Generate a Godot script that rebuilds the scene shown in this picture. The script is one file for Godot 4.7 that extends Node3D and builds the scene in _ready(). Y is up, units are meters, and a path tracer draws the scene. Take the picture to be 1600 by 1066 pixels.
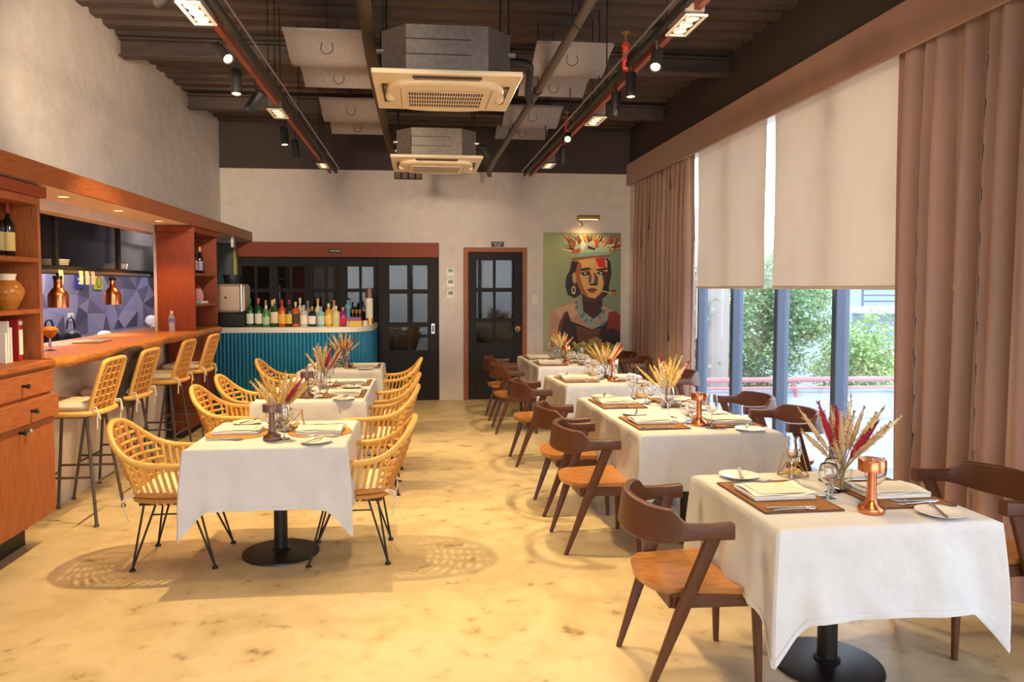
extends Node3D

# ---------- mesh builder ----------
class MB:
	var v := PackedVector3Array()
	var n := PackedVector3Array()
	var t := PackedVector2Array()
	var c := PackedColorArray()
	var col := Color.WHITE
	func tri(a: Vector3, b: Vector3, d: Vector3, na: Vector3, nb: Vector3, nd: Vector3, ua := Vector2.ZERO, ub := Vector2.ZERO, ud := Vector2.ZERO) -> void:
		var g := (d - a).cross(b - a)
		if g.length_squared() < 1e-16:
			return
		if g.dot(na + nb + nd) < 0.0:
			v.append_array([a, d, b]); n.append_array([na, nd, nb]); t.append_array([ua, ud, ub])
		else:
			v.append_array([a, b, d]); n.append_array([na, nb, nd]); t.append_array([ua, ub, ud])
		c.append_array([col, col, col])
	func quad(a: Vector3, b: Vector3, d: Vector3, e: Vector3, nn: Vector3) -> void:
		tri(a, b, d, nn, nn, nn, Vector2(0, 1), Vector2(1, 1), Vector2(1, 0))
		tri(a, d, e, nn, nn, nn, Vector2(0, 1), Vector2(1, 0), Vector2(0, 0))
	func box(o: Vector3, s: Vector3, bv := 0.0, q := Basis()) -> MB:
		var h := s * 0.5
		bv = minf(bv, minf(h.x, minf(h.y, h.z)) * 0.9)
		for i in 3:
			var j := (i + 1) % 3
			var k := (i + 2) % 3
			for sg: float in [-1.0, 1.0]:
				var p: Array[Vector3] = []
				for w: Vector2 in [Vector2(-1, -1), Vector2(1, -1), Vector2(1, 1), Vector2(-1, 1)]:
					var r := Vector3.ZERO
					r[i] = sg * h[i]; r[j] = w.x * (h[j] - bv); r[k] = w.y * (h[k] - bv)
					p.append(o + q * r)
				var nn := Vector3.ZERO
				nn[i] = sg
				quad(p[0], p[1], p[2], p[3], q * nn)
			if bv > 0.0:
				for sj: float in [-1.0, 1.0]:
					for sk: float in [-1.0, 1.0]:
						var a := Vector3.ZERO; var b := Vector3.ZERO
						a[j] = sj * h[j]; a[k] = sk * (h[k] - bv); b[j] = sj * (h[j] - bv); b[k] = sk * h[k]
						var x := Vector3.ZERO
						x[i] = h[i] - bv
						var m := Vector3.ZERO
						m[j] = sj; m[k] = sk
						quad(o + q * (a - x), o + q * (a + x), o + q * (b + x), o + q * (b - x), q * m.normalized())
		if bv > 0.0:
			for sx: float in [-1.0, 1.0]:
				for sy: float in [-1.0, 1.0]:
					for sz: float in [-1.0, 1.0]:
						var w := Vector3(sx, sy, sz)
						var nn2 := q * w.normalized()
						var hh := h - Vector3(bv, bv, bv)
						tri(o + q * (w * Vector3(h.x, hh.y, hh.z)), o + q * (w * Vector3(hh.x, h.y, hh.z)), o + q * (w * Vector3(hh.x, hh.y, h.z)), nn2, nn2, nn2)
		return self
	func span(a: Vector3, b: Vector3, bv := 0.0) -> MB:
		return box((a + b) * 0.5, (b - a).abs(), bv)
	func tube(p: PackedVector3Array, r, sides := 6, closed := false) -> MB:
		var m := p.size()
		var rings := []
		var norms := []
		var up := Vector3.ZERO
		for i in m:
			var a := p[(i - 1 + m) % m] if closed else p[maxi(i - 1, 0)]
			var b := p[(i + 1) % m] if closed else p[mini(i + 1, m - 1)]
			var d := (b - a).normalized()
			if i == 0:
				up = (Vector3.UP if absf(d.y) < 0.9 else Vector3.RIGHT)
			up = (up - d * up.dot(d)).normalized()
			var w := d.cross(up)
			var rad: float = r[i] if r is Array or r is PackedFloat32Array else r
			var ring := PackedVector3Array(); var nr := PackedVector3Array()
			for k in sides:
				var f := TAU * k / sides
				var nn := up * cos(f) + w * sin(f)
				nr.append(nn); ring.append(p[i] + nn * rad)
			rings.append(ring); norms.append(nr)
		for i in (m if closed else m - 1):
			var i2 := (i + 1) % m
			for k in sides:
				var k2 := (k + 1) % sides
				tri(rings[i][k], rings[i][k2], rings[i2][k2], norms[i][k], norms[i][k2], norms[i2][k2])
				tri(rings[i][k], rings[i2][k2], rings[i2][k], norms[i][k], norms[i2][k2], norms[i2][k])
		if not closed:
			for e in [0, m - 1]:
				var d := (p[1] - p[0]).normalized() * -1.0 if e == 0 else (p[m - 1] - p[m - 2]).normalized()
				for k in sides:
					tri(p[e], rings[e][k], rings[e][(k + 1) % sides], d, d, d)
		return self
	func rod(a: Vector3, b: Vector3, r := 0.01, sides := 8, r2 := -1.0) -> MB:
		return tube(PackedVector3Array([a, b]), [r, r if r2 < 0.0 else r2], sides)
	func lathe(pr: Array, o := Vector3.ZERO, sides := 20, q := Basis()) -> MB:
		var sn := []
		for i in pr.size() - 1:
			var d: Vector2 = pr[i + 1] - pr[i]
			sn.append(Vector2(d.y, -d.x).normalized())
		for i in pr.size() - 1:
			var n0: Vector2 = sn[i]; var n1: Vector2 = sn[i]
			if i > 0 and n0.dot(sn[i - 1]) > 0.6:
				n0 = (n0 + sn[i - 1]).normalized()
			if i < sn.size() - 1 and n1.dot(sn[i + 1]) > 0.6:
				n1 = (n1 + sn[i + 1]).normalized()
			var a: Vector2 = pr[i]; var b: Vector2 = pr[i + 1]
			for k in sides:
				var f := TAU * k / sides; var g := TAU * (k + 1) / sides
				var cf := Vector3(cos(f), 1, sin(f)); var cg := Vector3(cos(g), 1, sin(g))
				var pa := o + q * (Vector3(a.x, a.y, a.x) * cf); var pb := o + q * (Vector3(a.x, a.y, a.x) * cg)
				var pc := o + q * (Vector3(b.x, b.y, b.x) * cg); var pd := o + q * (Vector3(b.x, b.y, b.x) * cf)
				var na := q * (Vector3(n0.x, n0.y, n0.x) * cf); var nb := q * (Vector3(n0.x, n0.y, n0.x) * cg)
				var nc := q * (Vector3(n1.x, n1.y, n1.x) * cg); var nd := q * (Vector3(n1.x, n1.y, n1.x) * cf)
				tri(pa, pb, pc, na, nb, nc); tri(pa, pc, pd, na, nc, nd)
		return self
	func grid(g: Array, wrap := false, flip := 1.0) -> MB:
		# g[row][col] of points, smooth normals by finite differences
		var R := g.size(); var C: int = g[0].size()
		var nn := []
		for i in R:
			var row := PackedVector3Array()
			for j in C:
				var a: Vector3 = g[mini(i + 1, R - 1)][j] - g[maxi(i - 1, 0)][j]
				var j0 := (j - 1 + C) % C if wrap else maxi(j - 1, 0)
				var j1 := (j + 1) % C if wrap else mini(j + 1, C - 1)
				var b: Vector3 = g[i][j1] - g[i][j0]
				row.append(a.cross(b).normalized() * flip)
			nn.append(row)
		for i in R - 1:
			for j in (C if wrap else C - 1):
				var j2 := (j + 1) % C
				var u0 := Vector2(float(j) / (C - 1), 1.0 - float(i) / (R - 1)); var u1 := Vector2(float(j + 1) / (C - 1), 1.0 - float(i + 1) / (R - 1))
				tri(g[i][j], g[i][j2], g[i + 1][j2], nn[i][j], nn[i][j2], nn[i + 1][j2], u0, Vector2(u1.x, u0.y), u1)
				tri(g[i][j], g[i + 1][j2], g[i + 1][j], nn[i][j], nn[i + 1][j2], nn[i + 1][j], u0, u1, Vector2(u0.x, u1.y))
		return self
	func prism(poly: PackedVector2Array, d: float, x: Transform3D) -> MB:
		# polygon in local xy, extruded from z=0 to z=d
		var ids := Geometry2D.triangulate_polygon(poly)
		for i in range(0, ids.size(), 3):
			for z: float in [0.0, d]:
				var nn := x.basis * Vector3(0, 0, (1.0 if z > 0.0 else -1.0) * signf(d))
				var q: Array[Vector3] = []
				for k in 3:
					q.append(x * Vector3(poly[ids[i + k]].x, poly[ids[i + k]].y, z))
				tri(q[0], q[1], q[2], nn, nn, nn)
		var cw := 1.0 if Geometry2D.is_polygon_clockwise(poly) else -1.0
		for i in poly.size():
			var a := poly[i]; var b := poly[(i + 1) % poly.size()]
			var e := (b - a).normalized()
			var nn := x.basis * Vector3(-e.y, e.x, 0) * cw
			quad(x * Vector3(a.x, a.y, 0), x * Vector3(b.x, b.y, 0), x * Vector3(b.x, b.y, d), x * Vector3(a.x, a.y, d), nn)
		return self
	func ball(o: Vector3, r: Vector3, sides := 10) -> MB:
		var m := sides / 2 + 1
		for i in m:
			for k in sides:
				var p := []
				for w in [[i, k], [i, k + 1], [i + 1, k + 1], [i + 1, k]]:
					var a: float = PI * w[0] / m; var b: float = TAU * w[1] / sides
					p.append(Vector3(sin(a) * cos(b), cos(a), sin(a) * sin(b)))
				tri(o + p[0] * r, o + p[1] * r, o + p[2] * r, p[0], p[1], p[2]); tri(o + p[0] * r, o + p[2] * r, o + p[3] * r, p[0], p[2], p[3])
		return self
	func mesh() -> ArrayMesh:
		var a := []
		a.resize(Mesh.ARRAY_MAX)
		a[Mesh.ARRAY_VERTEX] = v; a[Mesh.ARRAY_NORMAL] = n; a[Mesh.ARRAY_TEX_UV] = t
		for k in c:
			if k != Color.WHITE:
				a[Mesh.ARRAY_COLOR] = c
				break
		var m := ArrayMesh.new()
		m.add_surface_from_arrays(Mesh.PRIMITIVE_TRIANGLES, a)
		return m

# ---------- node helpers ----------
var M := {}
var used := {}
var rng := RandomNumberGenerator.new()

func numbered(called: String) -> String:
	var k: int = used.get(called, 0)
	used[called] = k + 1
	return called if k == 0 else "%s_%03d" % [called, k]

func tag(o: Node3D, label: String, category: String, group := "") -> Node3D:
	o.set_meta("label", label); o.set_meta("category", category)
	if group:
		o.set_meta("group", group)
	return o

func thing(called: String, label: String, category: String, at := Vector3.ZERO, turn := 0.0, group := "") -> Node3D:
	var o := Node3D.new()
	o.name = numbered(called)
	add_child(o)
	o.position = at; o.rotation.y = turn
	return tag(o, label, category, group)

func part(parent: Node3D, called: String, m, mat: Material, label := "") -> MeshInstance3D:
	var o := MeshInstance3D.new()
	o.name = called
	o.mesh = m.mesh() if m is MB else m
	o.material_override = mat
	parent.add_child(o, true)
	if label:
		o.set_meta("label", label)
	return o

func solo(called: String, m, mat: Material, label: String, category: String, at := Vector3.ZERO, turn := 0.0, group := "") -> MeshInstance3D:
	var o := part(self, numbered(called), m, mat)
	o.position = at; o.rotation.y = turn
	tag(o, label, category, group)
	return o

func struct(called: String, m, mat: Material) -> MeshInstance3D:
	var o := part(self, called, m, mat)
	o.set_meta("kind", "structure")
	return o

func dup(o: Node3D, label: String, at: Vector3, turn := 0.0, group := "") -> Node3D:
	var r: Node3D = o.duplicate()
	r.name = numbered(String(o.name).get_slice("_0", 0))
	add_child(r)
	r.position = at; r.rotation.y = turn
	r.set_meta("label", label)
	if group:
		r.set_meta("group", group)
	return r

func c8(r: int, g: int, b: int) -> Color:
	return Color8(r, g, b)

func noise(sd: int, freq: float, cols: Array, size := 256, oct := 4, stops := [], typ := FastNoiseLite.TYPE_SIMPLEX_SMOOTH, bump := 0.0) -> NoiseTexture2D:
	var f := FastNoiseLite.new()
	f.seed = sd; f.frequency = freq; f.fractal_octaves = oct; f.noise_type = typ
	var t := NoiseTexture2D.new()
	t.width = size; t.height = size; t.seamless = true; t.noise = f
	if bump > 0.0:
		t.as_normal_map = true; t.bump_strength = bump
	elif cols:
		var g := Gradient.new()
		var off := PackedFloat32Array()
		for i in cols.size():
			off.append(stops[i] if stops else float(i) / (cols.size() - 1))
		g.offsets = off; g.colors = PackedColorArray(cols)
		t.color_ramp = g
	return t

func mt(called: String, col: Color, rough := 0.6, metal := 0.0) -> StandardMaterial3D:
	var m := StandardMaterial3D.new()
	m.resource_name = called; m.albedo_color = col; m.roughness = rough; m.metallic = metal
	m.cull_mode = BaseMaterial3D.CULL_DISABLED
	M[called] = m
	return m

func tri(m: StandardMaterial3D, tex: Texture2D, sc: Vector3, world := false) -> StandardMaterial3D:
	m.albedo_texture = tex; m.uv1_triplanar = true; m.uv1_scale = sc; m.uv1_world_triplanar = world
	return m

func glow(called: String, col: Color, e: float) -> StandardMaterial3D:
	var m := mt(called, col)
	m.emission_enabled = true; m.emission = col; m.emission_energy_multiplier = e
	return m

func pane(called: String, col: Color, a: float) -> StandardMaterial3D:
	var m := mt(called, Color(col, a), 0.03)
	m.transparency = BaseMaterial3D.TRANSPARENCY_ALPHA
	return m

func v3(x: float, y: float, z: float) -> Vector3:
	return Vector3(x, y, z)

func curve(pts: Array, steps := 6, closed := false) -> PackedVector3Array:
	var out := PackedVector3Array()
	var m := pts.size()
	for i in (m if closed else m - 1):
		var p0: Vector3 = pts[(i - 1 + m) % m] if closed else pts[maxi(i - 1, 0)]
		var p1: Vector3 = pts[i]; var p2: Vector3 = pts[(i + 1) % m]
		var p3: Vector3 = pts[(i + 2) % m] if closed else pts[mini(i + 2, m - 1)]
		for k in steps:
			out.append(p1.cubic_interpolate(p2, p0, p3, float(k) / steps))
	if not closed:
		out.append(pts[m - 1])
	return out

func spot(at: Vector3, aim: Vector3, e: float, angle: float, col: Color, size := 0.03) -> void:
	var l := SpotLight3D.new()
	l.name = "spot_beam"
	l.light_energy = e; l.light_color = col; l.spot_angle = angle; l.spot_range = 20.0; l.spot_attenuation = 2.0; l.spot_angle_attenuation = 0.6
	l.shadow_enabled = true; l.light_size = size
	add_child(l, true)
	l.position = at
	l.look_at_from_position(at, aim, Vector3.UP if absf((aim - at).normalized().y) < 0.99 else Vector3.RIGHT)

func omni(at: Vector3, e: float, col: Color, size := 0.08) -> void:
	var l := OmniLight3D.new()
	l.name = "lamp_light"
	l.light_energy = e; l.light_color = col; l.omni_range = 20.0; l.omni_attenuation = 2.0; l.light_size = size; l.shadow_enabled = true
	add_child(l, true)
	l.position = at

func image_tex(im: Image) -> ImageTexture:
	return ImageTexture.create_from_image(im)

func fill(im: Image, pts: PackedVector2Array, col: Color) -> void:
	var y0 := im.get_height(); var y1 := 0
	for p in pts:
		y0 = mini(y0, int(p.y)); y1 = maxi(y1, int(p.y) + 1)
	for y in range(maxi(y0, 0), mini(y1, im.get_height())):
		var xs := []
		for i in pts.size():
			var a := pts[i]; var b := pts[(i + 1) % pts.size()]
			if (a.y <= y + 0.5) != (b.y <= y + 0.5):
				xs.append(a.x + (y + 0.5 - a.y) / (b.y - a.y) * (b.x - a.x))
		xs.sort()
		for i in range(0, xs.size() - 1, 2):
			var xa := clampi(roundi(xs[i]), 0, im.get_width()); var xb := clampi(roundi(xs[i + 1]), 0, im.get_width())
			if xb > xa:
				im.fill_rect(Rect2i(xa, y, xb - xa, 1), col)

func text_mesh(s: String, h: float, depth := 0.002) -> TextMesh:
	var t := TextMesh.new()
	var f := SystemFont.new()
	f.font_names = PackedStringArray(["Droid Sans"])
	t.text = s; t.font = f; t.font_size = 32; t.pixel_size = h / 24.0; t.depth = depth
	return t

# ---------- scene ----------
const WASH := Color(1.0, 0.9, 0.76)
const WARM := Color(1.0, 0.86, 0.62)

func _ready() -> void:
	rng.seed = 11
	var cam := Camera3D.new()
	cam.name = "camera"
	cam.projection = Camera3D.PROJECTION_FRUSTUM
	cam.near = 0.05; cam.far = 200.0
	cam.size = 0.05 * 1066.0 / 1150.0
	cam.frustum_offset = Vector2(0.0010433, -0.0012943)
	add_child(cam)
	cam.position = v3(0, 1.67, 0)
	cam.rotation_degrees = v3(-2.7, -6.0, 0)
	cam.current = true
	var we := WorldEnvironment.new()
	we.name = "world_environment"
	var e := Environment.new()
	e.background_mode = Environment.BG_SKY
	var sky := Sky.new(); var sm := ProceduralSkyMaterial.new()
	sm.sky_top_color = c8(206, 222, 244); sm.sky_horizon_color = c8(240, 244, 250)
	sm.ground_bottom_color = c8(170, 175, 180); sm.ground_horizon_color = c8(225, 232, 238)
	sm.sky_energy_multiplier = SKY_E; sm.ground_energy_multiplier = SKY_E
	sky.sky_material = sm
	e.sky = sky
	e.tonemap_mode = Environment.TONE_MAPPER_LINEAR
	e.tonemap_exposure = EXPO
	e.sdfgi_enabled = true; e.ssao_enabled = true; e.ssil_enabled = true
	we.environment = e
	add_child(we)
	materials()
	room()
	outside()
	ceiling_things()
	track_lights()
	kitchen_side()
	bar_side()
	back_wall_things()
	window_side()
	tables_and_chairs()

const SKY_E := 2.4
const EXPO := 0.8
const SPOT_E := 2.8

func materials() -> void:
	var wd := noise(3, 0.02, [c8(120, 62, 26), c8(152, 82, 38), c8(168, 95, 46), c8(134, 70, 30)], 256, 5)
	var wr := noise(5, 0.02, [c8(116, 48, 20), c8(146, 66, 30), c8(128, 54, 24)], 256, 5)
	var wc := noise(7, 0.02, [c8(64, 33, 16), c8(98, 55, 29), c8(80, 43, 22), c8(110, 64, 34)], 256, 5)
	var wl := noise(9, 0.018, [c8(140, 80, 30), c8(206, 140, 66), c8(176, 108, 48), c8(220, 158, 84)], 256, 5)
	for a in 3:
		var s := v3(7, 7, 7)
		s[a] = 0.7
		var w: String = ["x", "y", "z"][a]
		tri(mt("cabinet_wood_" + w, Color.WHITE, 0.55), wd, s)
		tri(mt("red_wood_" + w, Color.WHITE, 0.62), wr, s)
		tri(mt("chair_wood_" + w, Color.WHITE, 0.4), wc, s * 1.4)
	tri(mt("fascia_wood", Color.WHITE, 0.5), wd, v3(9, 9, 0.6))
	tri(mt("slab_wood", Color.WHITE, 0.36), wl, v3(5, 5, 0.8))
	tri(mt("seat_wood", Color.WHITE, 0.24), noise(13, 0.02, [c8(146, 92, 46), c8(186, 126, 66), c8(166, 108, 56)], 256, 5), v3(1, 8, 8))
	# plaster
	var pl := tri(mt("plaster", Color.WHITE, 0.8), noise(21, 0.012, [c8(212, 200, 191), c8(224, 213, 204), c8(218, 206, 197), c8(228, 217, 208)], 512, 6), v3(0.35, 0.35, 0.35), true)
	pl.normal_enabled = true; pl.normal_texture = noise(22, 0.03, [], 256, 5, [], FastNoiseLite.TYPE_SIMPLEX_SMOOTH, 3.0); pl.normal_scale = 0.25
	var fl := tri(mt("concrete", Color.WHITE, 1.0), noise(31, 0.006, [c8(188, 166, 126), c8(204, 183, 142), c8(210, 190, 152), c8(196, 175, 134), c8(216, 198, 162)], 1024, 6), v3(0.2, 0.2, 0.2), true)
	fl.roughness_texture = noise(33, 0.01, [Color(0.3, 0.3, 0.3), Color(0.52, 0.52, 0.52)], 512, 5)
	fl.detail_enabled = true
	fl.detail_blend_mode = BaseMaterial3D.BLEND_MODE_MUL
	fl.detail_albedo = noise(35, 0.022, [c8(150, 138, 122), c8(206, 197, 183), c8(246, 243, 238), Color.WHITE, Color.WHITE, c8(238, 232, 222)], 1024, 7, [0.0, 0.12, 0.24, 0.5, 0.75, 1.0])
	fl.uv2_triplanar = true; fl.uv2_scale = v3(0.33, 0.33, 0.33); fl.uv2_world_triplanar = true
	tri(mt("ceiling_black", Color.WHITE, 0.62), noise(41, 0.02, [c8(66, 52, 47), c8(88, 72, 65), c8(77, 62, 56)], 256, 4), v3(0.3, 1, 2))
	mt("dark_wall", c8(70, 58, 54), 0.75)
	mt("black_metal", c8(34, 31, 30), 0.4, 0.3)
	mt("dark_frame", c8(32, 29, 30), 0.75)
	mt("mullion", c8(84, 96, 116), 0.45, 0.2)
	mt("pipe_grey", c8(112, 100, 94), 0.5, 0.3)
	tri(mt("lagging", Color.WHITE, 0.85), noise(43, 0.05, [c8(60, 47, 37), c8(90, 73, 57)], 128, 4), v3(3, 3, 3))
	tri(mt("galvanised", Color.WHITE, 0.5, 0.55), noise(45, 0.03, [c8(124, 114, 106), c8(146, 135, 126)], 256, 4), v3(2, 2, 2))
	mt("ac_white", c8(240, 220, 184), 0.4)
	mt("ac_grey", c8(140, 112, 84), 0.5)
	mt("slot_dark", c8(58, 44, 34), 0.6)
	tri(mt("felt_grey", Color.WHITE, 0.95), noise(47, 0.1, [c8(140, 134, 136), c8(162, 156, 158)], 128, 3), v3(2, 2, 2))
	mt("channel_red", c8(164, 92, 74), 0.45, 0.4)
	mt("red_paint", c8(170, 50, 40), 0.45)
	mt("fixture_white", c8(240, 232, 218), 0.5)
	mt("steel", c8(200, 196, 190), 0.28, 0.9)
	mt("brass", c8(206, 160, 84), 0.3, 0.9)
	mt("copper", c8(222, 138, 92), 0.24, 0.95)
	mt("bronze", c8(128, 98, 88), 0.42, 0.6)
	glow("lamp_glow", Color(1.0, 0.88, 0.66), 5.0)
	glow("soffit_glow", Color(1.0, 0.85, 0.6), 4.0)
	mt("cream_paint", c8(240, 228, 206), 0.7)
	mt("teal_flute", c8(24, 122, 160), 0.42)
	mt("bar_top", c8(232, 226, 214), 0.35)
	mt("teal_wall", c8(88, 150, 140), 0.7)
	mt("slate_wall", c8(92, 96, 92), 0.7)
	mt("lime_strip", c8(190, 190, 96), 0.6)
	var ct := tri(mt("curtain", Color.WHITE, 0.9), noise(51, 0.2, [c8(164, 130, 116), c8(184, 149, 134)], 128, 3), v3(3, 3, 3))
	ct.rim_enabled = true; ct.rim = 0.4
	var vl := tri(mt("valance_cloth", Color.WHITE, 0.9), noise(52, 0.2, [c8(168, 128, 108), c8(186, 146, 124)], 128, 3), v3(3, 3, 3))
	vl.rim_enabled = true; vl.rim = 0.3
	var bl := tri(mt("blind_cloth", Color.WHITE, 0.9), noise(53, 0.01, [c8(230, 212, 190), c8(238, 222, 202), c8(234, 216, 195)], 256, 4), v3(0.5, 0.3, 0.5))
	bl.backlight_enabled = true; bl.backlight = Color(0.62, 0.58, 0.54)
	var gl := mt("glass", Color(1, 1, 1, 0.0), 0.02)
	gl.refraction_enabled = true; gl.refraction_scale = 0.05; gl.transparency = BaseMaterial3D.TRANSPARENCY_ALPHA
	pane("window_glass", Color.WHITE, 0.03)
	pane("dark_glass", c8(30, 28, 30), 0.55)
	var li := tri(mt("linen", Color.WHITE, 0.85), noise(55, 0.02, [c8(204, 203, 203), c8(213, 212, 212)], 256, 4), v3(1, 1, 1))
	li.normal_enabled = true; li.normal_texture = noise(56, 0.012, [], 256, 4, [], FastNoiseLite.TYPE_SIMPLEX_SMOOTH, 6.0); li.normal_scale = 0.5
	mt("napkin", c8(238, 234, 228), 0.85)
	mt("menu_card", c8(234, 224, 202), 0.7)
	mt("mat_edge", c8(100, 62, 38), 0.8)
	var wv := tri(mt("woven_mat", Color.WHITE, 0.8), noise(57, 0.09, [c8(92, 54, 28), c8(176, 120, 66), c8(136, 86, 44)], 256, 2, [], FastNoiseLite.TYPE_CELLULAR), v3(4, 4, 9))
	wv.normal_enabled = true; wv.normal_texture = noise(58, 0.09, [], 256, 2, [], FastNoiseLite.TYPE_CELLULAR, 8.0)
	tri(mt("round_mat", Color.WHITE, 0.8), noise(59, 0.09, [c8(150, 96, 40), c8(206, 150, 78), c8(180, 122, 58)], 128, 2, [], FastNoiseLite.TYPE_CELLULAR), v3(5, 5, 5))
	mt("porcelain", c8(240, 236, 228), 0.15)
	tri(mt("rattan", Color.WHITE, 0.45), noise(61, 0.03, [c8(204, 152, 72), c8(226, 178, 94), c8(214, 164, 82)], 128, 3), v3(8, 8, 8))
	tri(mt("rattan_dark", Color.WHITE, 0.55), noise(62, 0.08, [c8(170, 112, 48), c8(206, 148, 74)], 128, 3), v3(12, 12, 12))
	mt("cushion", c8(232, 218, 196), 0.9)
	mt("leg_metal", c8(46, 40, 38), 0.45, 0.4)
	mt("stool_metal", c8(92, 80, 72), 0.45, 0.4)
	mt("straw", c8(214, 180, 106), 0.9)
	mt("straw_beige", c8(196, 168, 128), 0.9)
	mt("straw_pale", c8(224, 206, 166), 0.9)
	mt("crimson", c8(164, 24, 56), 0.85)
	mt("orange_red", c8(222, 70, 36), 0.75)
	mt("stem", c8(176, 150, 96), 0.85)
	mt("jacket", c8(52, 42, 36), 0.75)
	mt("paper", c8(240, 226, 190), 0.8)
	mt("book_red", c8(160, 30, 32), 0.5)
	mt("black", c8(24, 22, 22), 0.5)
	mt("white_plastic", c8(236, 232, 226), 0.4)

func shell(called: String, m: String, boxes: Array) -> MeshInstance3D:
	var b := MB.new()
	for q in boxes:
		b.span(q[0], q[1])
	return struct(called, b, M[m])

func room() -> void:
	var f := shell("floor", "concrete", [[v3(-4.3, -0.12, -12.4), v3(3.5, 0, 3.2)]])
	var d := MB.new()
	# corrugated deck: ribs run across the room
	var prof := []
	var z := -11.2
	while z < 3.2:
		prof.append_array([Vector2(z, 4.02), Vector2(z + 0.12, 4.02), Vector2(z + 0.15, 4.07), Vector2(z + 0.24, 4.07)])
		z += 0.27
	for i in prof.size() - 1:
		var a: Vector2 = prof[i]; var b: Vector2 = prof[i + 1]
		var nn := v3(0, -absf(b.x - a.x), signf(b.x - a.x) * (b.y - a.y)).normalized()
		d.quad(v3(-2.95, a.y, a.x), v3(3.45, a.y, a.x), v3(3.45, b.y, b.x), v3(-2.95, b.y, b.x), nn)
	d.span(v3(-4.4, 4.12, -12.6), v3(3.6, 4.25, 3.3))
	struct("ceiling", d, M.ceiling_black)
	shell("wall_left", "plaster", [[v3(-2.95, 2.25, -11), v3(-2.8, 4.12, 3.2)], [v3(-2.95, 0, -5.05), v3(-2.8, 2.25, 3.2)], [v3(-2.95, 0, -8.25), v3(-2.75, 1.115, -5.05)], [v3(-2.83, 0, -11), v3(-2.8, 2.25, -8.25)]])
	shell("wall_back", "plaster", [[v3(-2.8, 2.32, -11.02), v3(3.5, 3.385, -10.87)], [v3(-2.8, 0, -11.02), v3(-2.59, 2.32, -10.87)], [v3(0.29, 0, -11.02), v3(0.649, 2.32, -10.87)], [v3(1.596, 0, -11.02), v3(3.5, 2.32, -10.87)], [v3(0.649, 2.256, -11.02), v3(1.596, 2.32, -10.87)]])
	shell("wall_back_upper", "dark_wall", [[v3(-2.8, 3.385, -11.02), v3(3.5, 4.12, -10.84)]])
	shell("wall_right", "dark_wall", [[v3(3.14, 3.5, -10.84), v3(3.5, 4.12, 3.2)]])
	shell("wall_window", "plaster", [[v3(3.3, 0, -10.87), v3(3.5, 3.5, -9.62)], [v3(3.3, 0, -0.8), v3(3.5, 3.5, 3.2)], [v3(3.3, 3.3, -9.62), v3(3.5, 3.5, -0.8)], [v3(3.16, 0, -10.87), v3(3.3, 3.5, -10.72)]])
	shell("wall_front", "plaster", [[v3(-2.95, 0, 3.0), v3(-2.6, 4.12, 3.2)], [v3(3.2, 0, 3.0), v3(3.5, 4.12, 3.2)], [v3(-2.6, 3.6, 3.0), v3(3.2, 4.12, 3.2)]])
	for k in 5:
		var bf := MB.new()
		bf.span(v3(-2.6 + 1.16 * k, 0, 3.06), v3(-2.53 + 1.16 * k, 3.6, 3.14)); bf.span(v3(-1.51 + 1.16 * k, 0, 3.06), v3(-1.44 + 1.16 * k, 3.6, 3.14)); bf.span(v3(-2.53 + 1.16 * k, 3.53, 3.06), v3(-1.51 + 1.16 * k, 3.6, 3.14)); bf.span(v3(-2.53 + 1.16 * k, 0, 3.06), v3(-1.51 + 1.16 * k, 0.08, 3.14))
		var wf := struct("window_%d" % (k + 11), bf, M.mullion)
		part(wf, "pane", MB.new().span(v3(-2.53 + 1.16 * k, 0.08, 3.1), v3(-1.51 + 1.16 * k, 3.53, 3.108)), M.window_glass)
	var bb := shell("trim_1", "dark_wall", [[v3(-2.8, 3.36, -10.87), v3(3.14, 3.4, -10.83)]])
	# kitchen box and rooms behind the doors
	shell("wall_kitchen", "slate_wall", [[v3(-4.3, 0, -12.4), v3(-4.15, 2.6, -4.4)], [v3(-4.3, 0, -12.4), v3(-2.8, 2.6, -12.25)], [v3(-4.3, 0, -4.5), v3(-2.95, 2.6, -4.35)], [v3(-2.95, 0, -12.4), v3(-2.8, 2.6, -11.02)], [v3(-4.3, 2.5, -12.4), v3(-2.95, 2.6, -4.35)]])
	shell("wall_cellar", "dark_wall", [[v3(-2.8, 0, -12.9), v3(2.0, 2.6, -12.75)], [v3(-2.8, 0, -12.9), v3(-2.7, 2.6, -11.02)], [v3(1.9, 0, -12.9), v3(2.0, 2.6, -11.02)], [v3(-2.8, 2.5, -12.9), v3(2.0, 2.6, -11.02)], [v3(-2.8, -0.12, -12.9), v3(2.0, 0, -11.02)], [v3(0.4, 0, -12.8), v3(0.5, 2.5, -11.02)]])
	# windows: mullions, rails and panes
	for k in 10:
		var zc := -9.6 + k * 0.985
		var b := MB.new()
		b.box(v3(3.41, 1.65, zc), v3(0.12, 3.3, 0.07), 0.006)
		var w := struct("window_%d" % (k + 1), b, M.mullion)
		if k < 9:
			var r := MB.new()
			r.box(v3(3.42, 0.04, zc + 0.49), v3(0.09, 0.08, 0.915), 0.004)
			part(w, "bottom_rail", r, M.mullion)
			var g := MB.new()
			g.box(v3(3.43, 1.67, zc + 0.4925), v3(0.008, 3.2, 0.915))
			part(w, "pane", g, M.window_glass)

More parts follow.
